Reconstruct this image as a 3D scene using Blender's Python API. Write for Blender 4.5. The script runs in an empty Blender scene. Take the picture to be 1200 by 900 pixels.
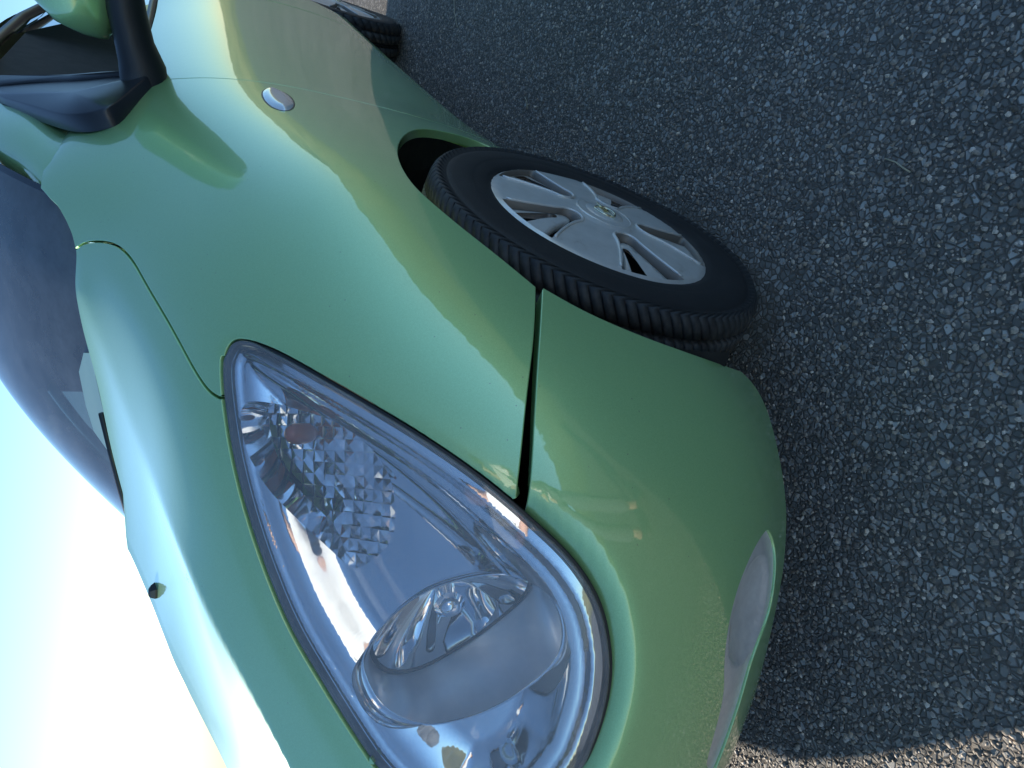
import bpy, bmesh, math, random, json
import numpy as np
from mathutils import Vector, Matrix
from mathutils.geometry import delaunay_2d_cdt
R = math.radians
random.seed(7); rng = np.random.default_rng(7)
scene = bpy.context.scene
COL = scene.collection

# ------------------------------------------------------------------ camera (a phone held sideways: the picture is rolled a quarter turn)
CAM_POS = (0.9312, 1.1041, 0.9553)
CAM_YAW, CAM_PITCH, CAM_ROLL = -2.54639, -0.49132, 0.03082
def cam_basis():
    f = np.array([math.cos(CAM_PITCH)*math.cos(CAM_YAW), math.cos(CAM_PITCH)*math.sin(CAM_YAW), math.sin(CAM_PITCH)])
    r = np.cross(f, [0, 0, 1]); r /= np.linalg.norm(r); u = np.cross(r, f)
    return f, math.cos(CAM_ROLL)*r+math.sin(CAM_ROLL)*u, -math.sin(CAM_ROLL)*r+math.cos(CAM_ROLL)*u
f_, r_, u_ = cam_basis()
cd = bpy.data.cameras.new('camera'); cam = bpy.data.objects.new('camera', cd); COL.objects.link(cam)
mw = Matrix.Identity(4)
for i in range(3):
    mw[i][0] = -u_[i]; mw[i][1] = r_[i]; mw[i][2] = -f_[i]; mw[i][3] = CAM_POS[i]
cam.matrix_world = mw
cd.sensor_width = 36; cd.lens = 768.63/1200*36; cd.clip_start = 0.02; cd.clip_end = 3000
scene.camera = cam

# ------------------------------------------------------------------ sky, sun, exposure
SUN_AZ, SUN_EL = R(-101.5), R(12.0)          # direction towards the sun, azimuth from +X counter-clockwise
sd = Vector((math.cos(SUN_AZ)*math.cos(SUN_EL), math.sin(SUN_AZ)*math.cos(SUN_EL), math.sin(SUN_EL)))
world = bpy.data.worlds.new('World'); scene.world = world; world.use_nodes = True
wn = world.node_tree.nodes; wl = world.node_tree.links
sky = wn.new('ShaderNodeTexSky'); sky.sky_type = 'NISHITA'; sky.sun_disc = False
sky.sun_elevation = SUN_EL; sky.sun_rotation = math.pi/2-SUN_AZ
sky.air_density = 1.15; sky.dust_density = 0; sky.ozone_density = 3.8; sky.altitude = 2200
wl.new(sky.outputs[0], wn['Background'].inputs[0]); wn['Background'].inputs[1].default_value = 0.15
sl = bpy.data.lights.new('sun', 'SUN'); sun = bpy.data.objects.new('sun', sl); COL.objects.link(sun)
sl.energy = 5.0; sl.angle = R(0.53); sl.color = (1, .94, .86)
sun.rotation_euler = sd.to_track_quat('Z', 'Y').to_euler(); sun.location = (0, 0, 20)
scene.view_settings.view_transform = 'Standard'; scene.view_settings.look = 'None'
scene.view_settings.exposure = 1.05; scene.view_settings.gamma = 1
scene.view_settings.use_white_balance = True; scene.view_settings.white_balance_temperature = 6900; scene.view_settings.white_balance_tint = 8
scene.render.engine = 'CYCLES'
scene.cycles.max_bounces = 8; scene.cycles.transparent_max_bounces = 12; scene.cycles.glossy_bounces = 6; scene.cycles.diffuse_bounces = 3

# ------------------------------------------------------------------ materials
def mat(name, col=(.5, .5, .5), rough=.5, metal=0, **k):
    m = bpy.data.materials.new(name); m.use_nodes = True
    b = m.node_tree.nodes['Principled BSDF']
    b.inputs['Base Color'].default_value = (*col, 1); b.inputs['Roughness'].default_value = rough; b.inputs['Metallic'].default_value = metal
    for n, v in k.items(): b.inputs[n.replace('_', ' ')].default_value = v
    return m
def nodes(m): return m.node_tree.nodes, m.node_tree.links, m.node_tree.nodes['Principled BSDF']
def add(n, t, **k):
    x = n.new(t)
    for a, v in k.items(): setattr(x, a, v)
    return x
def noise(n, l, scale, detail=3, rough=.55, co=None):
    t = add(n, 'ShaderNodeTexNoise'); t.inputs['Scale'].default_value = scale; t.inputs['Detail'].default_value = detail; t.inputs['Roughness'].default_value = rough
    if co: l.new(co, t.inputs['Vector'])
    return t
def ramp(n, l, src, stops):
    r = add(n, 'ShaderNodeValToRGB'); e = r.color_ramp.elements
    while len(e) > 1: e.remove(e[-1])
    e[0].position = stops[0][0]; e[0].color = (*stops[0][1], 1)
    for p, c in stops[1:]:
        x = e.new(p); x.color = (*c, 1)
    l.new(src, r.inputs[0]); return r
def bump(n, l, b, h, strength, dist):
    x = add(n, 'ShaderNodeBump'); x.inputs['Strength'].default_value = strength; x.inputs['Distance'].default_value = dist
    l.new(h, x.inputs['Height']); l.new(x.outputs[0], b.inputs['Normal']); return x

# metallic green paint: flake sparkle, light dust, clear coat
M_paint = mat('green_metallic_paint', (.23, .48, .17), .38, .4, Coat_Weight=1.0, Coat_Roughness=.025, Coat_IOR=1.85)
n, l, b = nodes(M_paint); tc = add(n, 'ShaderNodeTexCoord')
fl = add(n, 'ShaderNodeTexVoronoi'); fl.inputs['Scale'].default_value = 1400; l.new(tc.outputs['Object'], fl.inputs['Vector'])
r1 = ramp(n, l, fl.outputs['Color'], [(0, (.31, .575, .23)), (1, (.39, .675, .29))]); l.new(r1.outputs[0], b.inputs['Base Color'])
du = noise(n, l, 9, 4, .6, tc.outputs['Object']); r2 = ramp(n, l, du.outputs[0], [(.35, (.02,)*3), (.8, (.055,)*3)]); l.new(r2.outputs[0], b.inputs['Coat Roughness'])
rp_ = noise(n, l, 55, 2, .5, tc.outputs['Object']); bp = add(n, 'ShaderNodeBump'); bp.inputs['Strength'].default_value = .012; bp.inputs['Distance'].default_value = .01; l.new(rp_.outputs[0], bp.inputs['Height']); l.new(bp.outputs[0], b.inputs['Coat Normal'])
sp = add(n, 'ShaderNodeTexVoronoi'); sp.inputs['Scale'].default_value = 70; l.new(tc.outputs['Object'], sp.inputs['Vector']); s2 = ramp(n, l, sp.outputs['Distance'], [(.035, (1, 1, 1)), (.06, (0, 0, 0))])
sc_ = add(n, 'ShaderNodeSeparateColor'); l.new(sp.outputs['Color'], sc_.inputs[0]); gt = add(n, 'ShaderNodeMath', operation='GREATER_THAN'); gt.inputs[1].default_value = .72; l.new(sc_.outputs[0], gt.inputs[0]); mm = add(n, 'ShaderNodeMath', operation='MULTIPLY'); l.new(gt.outputs[0], mm.inputs[0]); l.new(s2.outputs[0], mm.inputs[1])
mc = add(n, 'ShaderNodeMix', data_type='RGBA'); l.new(mm.outputs[0], mc.inputs[0]); l.new(r1.outputs[0], mc.inputs[6]); mc.inputs[7].default_value = (.22, .24, .16, 1); l.new(mc.outputs[2], b.inputs['Base Color'])

M_black = mat('black_rubber_seal', (.012, .012, .013), .42)
M_trim = mat('black_grained_plastic', (.018, .019, .021), .45)
n, l, b = nodes(M_trim); tc = add(n, 'ShaderNodeTexCoord'); t = noise(n, l, 900, 2, .5, tc.outputs['Object']); bump(n, l, b, t.outputs[0], .25, .0006)
M_sail = mat('dark_satin_plastic', (.02, .022, .028), .3)
M_void = mat('dark_underbody', (.008, .008, .009), .8)
n, l, b = nodes(M_void); tc = add(n, 'ShaderNodeTexCoord'); t = noise(n, l, 25, 5, .6, tc.outputs['Object']); r1 = ramp(n, l, t.outputs[0], [(.35, (.005, .005, .006)), (.8, (.022, .021, .02))]); l.new(r1.outputs[0], b.inputs['Base Color'])

M_tyre = mat('tyre_rubber', (.015, .015, .016), .62)
n, l, b = nodes(M_tyre); tc = add(n, 'ShaderNodeTexCoord'); t = noise(n, l, 14, 6, .65, tc.outputs['Object'])
r1 = ramp(n, l, t.outputs[0], [(.3, (.008, .008, .009)), (.6, (.014, .014, .015)), (.85, (.03, .029, .027))])
sx = add(n, 'ShaderNodeSeparateXYZ'); l.new(tc.outputs['Object'], sx.inputs[0]); cb = add(n, 'ShaderNodeCombineXYZ'); l.new(sx.outputs[0], cb.inputs[0]); l.new(sx.outputs[2], cb.inputs[2]); ln = add(n, 'ShaderNodeVectorMath', operation='LENGTH'); l.new(cb.outputs[0], ln.inputs[0])
tr_ = ramp(n, l, ln.outputs['Value'], [(.288, (0, 0, 0)), (.302, (1, 1, 1))]); t3 = noise(n, l, 45, 5, .7, tc.outputs['Object']); r3 = ramp(n, l, t3.outputs[0], [(.35, (.022, .022, .023)), (.7, (.075, .073, .07))])
mx = add(n, 'ShaderNodeMix', data_type='RGBA'); l.new(tr_.outputs[0], mx.inputs[0]); l.new(r1.outputs[0], mx.inputs[6]); l.new(r3.outputs[0], mx.inputs[7]); l.new(mx.outputs[2], b.inputs['Base Color'])
t2 = noise(n, l, 260, 4, .6, tc.outputs['Object']); bump(n, l, b, t2.outputs[0], .35, .0012)

M_cap = mat('silver_wheel_trim', (.42, .43, .45), .34, .35, Coat_Weight=.25, Coat_Roughness=.2)
n, l, b = nodes(M_cap); tc = add(n, 'ShaderNodeTexCoord'); t = noise(n, l, 28, 6, .65, tc.outputs['Object'])
r1 = ramp(n, l, t.outputs[0], [(.3, (.72, .70, .66)), (.62, (.62, .60, .56)), (.8, (.38, .34, .28))]); l.new(r1.outputs[0], b.inputs['Base Color'])
M_capwall = mat('dusty_trim_edge', (.22, .19, .16), .5, .35)
M_chrome = mat('chrome', (.86, .87, .88), .04, 1)
M_gold = mat('emblem_chrome', (.75, .72, .55), .12, 1)
M_steel = mat('dark_steel_rim', (.02, .02, .021), .55, .4)
M_refl = mat('headlight_reflector', (.80, .82, .84), .035, 1)
n, l, b = nodes(M_refl); tc = add(n, 'ShaderNodeTexCoord'); t = noise(n, l, 7, 2, .5, tc.outputs['Object']); bump(n, l, b, t.outputs[0], .04, .01)
M_facet = mat('faceted_reflector', (.82, .83, .85), .16, 1)
M_satin = mat('satin_silver_shroud', (.90, .91, .92), .30, .75)
M_orange = mat('orange_bulb_glass', (.55, .10, .015), .15, 0, Coat_Weight=.6)
M_silver = mat('silver_plastic_trim', (.6, .58, .55), .36, .25)
n, l, b = nodes(M_silver); tc = add(n, 'ShaderNodeTexCoord'); t = noise(n, l, 60, 5, .6, tc.outputs['Object']); r1 = ramp(n, l, t.outputs[0], [(.3, (.62, .60, .57)), (.75, (.50, .48, .46))]); l.new(r1.outputs[0], b.inputs['Base Color'])

def glass(name, tint, ior=1.5, haze=0.0, hazecol=(.8, .85, .9), rough=.0):
    m = bpy.data.materials.new(name); m.use_nodes = True; n = m.node_tree.nodes; l = m.node_tree.links
    n.remove(n['Principled BSDF']); out = n['Material Output']
    tr = add(n, 'ShaderNodeBsdfTransparent'); tr.inputs[0].default_value = (*tint, 1)
    gl = add(n, 'ShaderNodeBsdfGlossy'); gl.inputs['Roughness'].default_value = rough
    fr = add(n, 'ShaderNodeFresnel'); fr.inputs[0].default_value = ior
    mx = add(n, 'ShaderNodeMixShader'); l.new(fr.outputs[0], mx.inputs[0])
    last = tr
    if haze > 0:
        df = add(n, 'ShaderNodeBsdfDiffuse'); df.inputs[0].default_value = (*hazecol, 1)
        m2 = add(n, 'ShaderNodeMixShader'); tc = add(n, 'ShaderNodeTexCoord'); t = noise(n, l, 11, 5, .65, tc.outputs['Object'])
        mr = add(n, 'ShaderNodeMapRange'); mr.inputs[1].default_value = .35; mr.inputs[2].default_value = .8; mr.inputs[3].default_value = haze*.65; mr.inputs[4].default_value = haze*1.3
        l.new(t.outputs[0], mr.inputs[0]); l.new(mr.outputs[0], m2.inputs[0]); l.new(tr.outputs[0], m2.inputs[1]); l.new(df.outputs[0], m2.inputs[2]); last = m2
    l.new(last.outputs[0], mx.inputs[1]); l.new(gl.outputs[0], mx.inputs[2]); l.new(mx.outputs[0], out.inputs[0])
    return m
M_lens = glass('clear_lens', (.94, .96, .98), 1.5, .20, (.88, .88, .88))
M_glass = glass('windscreen_glass', (.06, .08, .09), 1.62, .12)
M_sideglass = glass('side_glass', (.22, .27, .25), 1.5, .01)
M_frit = mat('black_ceramic_border', (.008, .009, .012), .08)
M_repl = mat('clear_ribbed_plastic', (.72, .72, .72), .12, .3, Coat_Weight=.6)
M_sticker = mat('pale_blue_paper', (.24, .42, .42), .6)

# ------------------------------------------------------------------ object helpers
def obj(name, verts, faces, m, parent=None, smooth=True, normals=None):
    me = bpy.data.meshes.new(name); me.from_pydata([tuple(map(float, v)) for v in verts], [], [tuple(map(int, f)) for f in faces]); me.update()
    me.materials.append(m)
    if smooth: me.polygons.foreach_set('use_smooth', [True]*len(me.polygons))
    if normals is not None: me.normals_split_custom_set_from_vertices([tuple(map(float, v)) for v in normals])
    o = bpy.data.objects.new(name, me); COL.objects.link(o)
    if parent: o.parent = parent
    return o
def far_side(x, y, z):
    """the off-side flank: the bonnet falls away a little more towards it"""
    a = min(max((abs(y)-.01)/.36, 0), 1); c = min(max((z-.58)/.25, 0), 1)
    return (x, -y, z-.19*a*a*(3-2*a)*c*c*(3-2*c))
def mirror_of(o, parent):
    """the same part on the other flank: its own mesh, reflected in the car's centre plane"""
    me = o.data; v = [far_side(*p.co) for p in me.vertices]; f = [tuple(reversed(p.vertices)) for p in me.polygons]
    sm = [p.use_smooth for p in me.polygons]
    nn = None
    if me.has_custom_normals:
        nn = [None]*len(v)
        cn = me.corner_normals
        for lp in me.loops: q = cn[lp.index].vector; nn[lp.vertex_index] = (q.x, -q.y, q.z)
        nn = [q or (0, 0, 1) for q in nn]
    c = obj(o.name.split('.')[0], v, f, me.materials[0], parent, True, nn)
    c.data.polygons.foreach_set('use_smooth', sm)
    return c
def empty(name, loc=(0, 0, 0), parent=None):
    o = bpy.data.objects.new(name, None); COL.objects.link(o); o.location = loc; o.empty_display_size = .1
    if parent: o.parent = parent
    return o
def tag(o, label=None, cat=None, group=None, kind=None):
    for k, v in (('label', label), ('category', cat), ('group', group), ('kind', kind)):
        if v: o[k] = v
    return o
def box(x0, x1, y0, y1, z0, z1):
    v = [(x, y, z) for x in (x0, x1) for y in (y0, y1) for z in (z0, z1)]
    return v, [(0, 1, 3, 2), (4, 6, 7, 5), (0, 4, 5, 1), (2, 3, 7, 6), (0, 2, 6, 4), (1, 5, 7, 3)]
def merge(parts):
    V = []; F = []
    for v, f in parts:
        k = len(V); V += [tuple(x) for x in v]; F += [tuple(i+k for i in q) for q in f]
    return V, F
def tube(pts, rad, seg=10, cap=True):
    pts = [np.array(p, float) for p in pts]; rad = [rad]*len(pts) if np.isscalar(rad) else rad
    V = []; F = []; up = np.array([0, 0, 1.])
    for i, p in enumerate(pts):
        t = pts[min(i+1, len(pts)-1)]-pts[max(i-1, 0)]; t /= np.linalg.norm(t)+1e-9
        a = np.cross(t, up if abs(t[2]) < .9 else [1, 0, 0]); a /= np.linalg.norm(a); bb = np.cross(t, a)
        for k in range(seg):
            an = 2*math.pi*k/seg; V.append(p+rad[i]*(math.cos(an)*a+math.sin(an)*bb))
    for i in range(len(pts)-1):
        for k in range(seg): F.append((i*seg+k, i*seg+(k+1) % seg, (i+1)*seg+(k+1) % seg, (i+1)*seg+k))
    if cap: F.append(tuple(range(seg))[::-1]); F.append(tuple((len(pts)-1)*seg+k for k in range(seg)))
    return V, F
def grid_faces(a, b_, closed=False):
    F = []
    for i in range(a-1):
        for j in range(b_ if closed else b_-1):
            j2 = (j+1) % b_; F.append((i*b_+j, i*b_+j2, (i+1)*b_+j2, (i+1)*b_+j))
    return F

# ------------------------------------------------------------------ the body surface: one B-spline sheet per flank
# body control grid: stations from nose centre round the left corner to the tail, 12 levels bottom -> hood spine
def build_grid():
    S=[]
    def nose(xs,ys,zs,v10,v11):
        return [(x,y,z) for x,y,z in zip(xs,ys,zs)]+[v10,v11]
    lo=[.16,.28,.40,.52]
    S.append(nose([.67,.745,.785,.785,.755,.705,.635,.565,.495,.425],[0]*10,lo+[.60,.675,.73,.77,.80,.825],(.35,0,.85),(.28,0,.875)))
    S.append(nose([.66,.735,.775,.775,.745,.695,.625,.555,.485,.415],[.18,.19,.2,.2,.19,.175,.155,.14,.12,.095],lo+[.60,.678,.735,.777,.807,.831],(.34,.07,.853),(.27,0,.878)))
    S.append(nose([.625,.69,.73,.725,.695,.645,.575,.51,.45,.385],[.34,.37,.39,.385,.365,.335,.305,.275,.24,.195],lo+[.61,.69,.755,.80,.83,.855],(.31,.15,.873),(.22,0,.892)))
    S.append(nose([.57,.625,.655,.65,.62,.57,.505,.445,.395,.34],[.50,.545,.565,.555,.53,.485,.44,.40,.355,.30],lo+[.62,.705,.78,.83,.865,.892],(.27,.25,.903),(.15,0,.910)))
    S.append(nose([.485,.525,.545,.54,.515,.475,.42,.37,.325,.28],[.635,.69,.71,.705,.68,.63,.58,.53,.475,.405],lo+[.62,.71,.79,.848,.886,.914],(.20,.34,.933),(.08,0,.931)))
    S.append([(.365,.715,.16),(.395,.765,.28),(.405,.785,.40),(.40,.785,.52),(.385,.765,.63),(.36,.735,.72),(.325,.70,.79),(.285,.655,.85),(.24,.595,.90),(.19,.515,.94),(.10,.41,.957),(0,0,.951)])
    S.append([(.21,.755,.16),(.22,.79,.28),(.22,.81,.40),(.22,.818,.53),(.215,.812,.64),(.205,.792,.73),(.185,.757,.80),(.155,.712,.86),(.12,.645,.92),(.075,.56,.967),(0,.44,.988),(-.06,0,.970)])
    S.append([(.02,.77,.16),(.02,.815,.28),(.02,.842,.40),(.02,.853,.53),(.02,.848,.64),(.02,.825,.74),(.015,.79,.81),(0,.742,.88),(-.02,.675,.945),(-.05,.59,1.0),(-.09,.45,1.02),(-.12,0,.987)])
    S.append([(-.2,.765,.16),(-.2,.81,.28),(-.2,.838,.40),(-.2,.846,.53),(-.2,.84,.64),(-.2,.82,.75),(-.2,.79,.83),(-.2,.748,.90),(-.195,.69,.975),(-.19,.60,1.045),(-.19,.455,1.06),(-.18,0,1.012)])
    S.append([(-.4,.765,.16),(-.4,.808,.27),(-.4,.83,.39),(-.4,.838,.52),(-.4,.83,.64),(-.4,.81,.75),(-.4,.79,.84),(-.4,.757,.92),(-.38,.705,1.01),(-.37,.64,1.10),(-.33,.53,1.15),(-.28,.2,1.17)])
    S.append([(-.62,.735,.17),(-.62,.784,.26),(-.62,.81,.38),(-.62,.818,.51),(-.62,.815,.64),(-.62,.805,.75),(-.62,.792,.84),(-.62,.765,.93),(-.62,.72,1.02),(-.60,.665,1.11),(-.52,.60,1.20),(-.45,.5,1.28)])
    for x in (-.9,-1.3,-1.7):
        S.append([(x,.735,.17),(x,.782,.26),(x,.806,.38),(x,.814,.51),(x,.813,.64),(x,.805,.75),(x,.792,.84),(x,.765,.93),(x,.725,1.02),(x+.05,.65,1.11),(x+.25,.42,1.15),(x+.28,0,1.17)])
    for x,dy in ((-2.1,.0),(-2.5,.01),(-2.8,-.03)):
        S.append([(x,.745+dy,.19),(x,.792+dy,.28),(x,.82+dy,.40),(x,.832+dy,.52),(x,.832+dy,.64),(x,.82+dy,.76),(x,.80+dy,.86),(x,.77+dy,.95),(x,.735+dy,1.03),(x+.05,.66,1.11),(x+.25,.42,1.15),(x+.2,0,1.17)])
    S.append([(-3.02,.66,.25),(-3.04,.70,.32),(-3.05,.72,.42),(-3.05,.73,.54),(-3.04,.73,.65),(-3.01,.72,.78),(-2.98,.70,.88),(-2.95,.68,.96),(-2.92,.65,1.03),(-2.85,.58,1.1),(-2.7,.4,1.14),(-2.6,0,1.16)])
    S.append([(-3.12,.45,.27),(-3.14,.47,.33),(-3.15,.48,.42),(-3.15,.48,.54),(-3.14,.48,.65),(-3.10,.47,.78),(-3.06,.46,.88),(-3.03,.44,.96),(-3.0,.42,1.03),(-2.92,.38,1.1),(-2.8,.25,1.14),(-2.7,0,1.16)])
    S.append([(-3.14,.0,.27),(-3.16,.0,.33),(-3.17,.0,.42),(-3.17,.0,.54),(-3.16,.0,.65),(-3.12,.0,.78),(-3.08,.0,.88),(-3.05,.0,.96),(-3.02,.0,1.03),(-2.95,.0,1.1),(-2.85,.0,1.14),(-2.75,0,1.16)])
    return np.array(S)
G=build_grid(); NU,NV=G.shape[:2]
MIRY=np.array([1,-1,1.])
def ext(G):
    P=np.zeros((NU+4,NV+4,3))
    P[2:-2,2:-2]=G
    P[1,2:-2]=G[1]*MIRY; P[0,2:-2]=G[2]*MIRY; P[-2,2:-2]=G[-2]*MIRY; P[-1,2:-2]=G[-3]*MIRY
    P[:,1]=2*P[:,2]-P[:,3]; P[:,0]=2*P[:,1]-P[:,2]
    P[:,-2]=P[:,-4]*MIRY; P[:,-1]=P[:,-5]*MIRY
    return P
PG=ext(G)
def bas(t):
    return np.stack([(1-t)**3/6,(3*t**3-6*t*t+4)/6,(-3*t**3+3*t*t+3*t+1)/6,t**3/6],-1)
def dbas(t):
    return np.stack([-(1-t)**2/2,(3*t*t-4*t)/2,(-3*t*t+2*t+1)/2,t*t/2],-1)
def ev(u,v,der=False):
    u=np.atleast_1d(np.asarray(u,float));v=np.atleast_1d(np.asarray(v,float))
    i=np.clip(np.floor(u).astype(int),-1,NU-1);j=np.clip(np.floor(v).astype(int),-1,NV-1)
    a=u-i;b=v-j; ba,bb=bas(a),bas(b)
    I=i[:,None]+np.arange(4)+1; J=j[:,None]+np.arange(4)+1
    Q=PG[I[:,:,None],J[:,None,:]]
    X=np.einsum('na,nb,nabk->nk',ba,bb,Q)
    if not der: return X
    Xu=np.einsum('na,nb,nabk->nk',dbas(a),bb,Q); Xv=np.einsum('na,nb,nabk->nk',ba,dbas(b),Q)
    return X,Xu,Xv
def nrm(u,v):
    X,a,b=ev(u,v,True); n=np.cross(a,b); n/=np.linalg.norm(n,axis=1)[:,None]+1e-12
    return X,n

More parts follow.
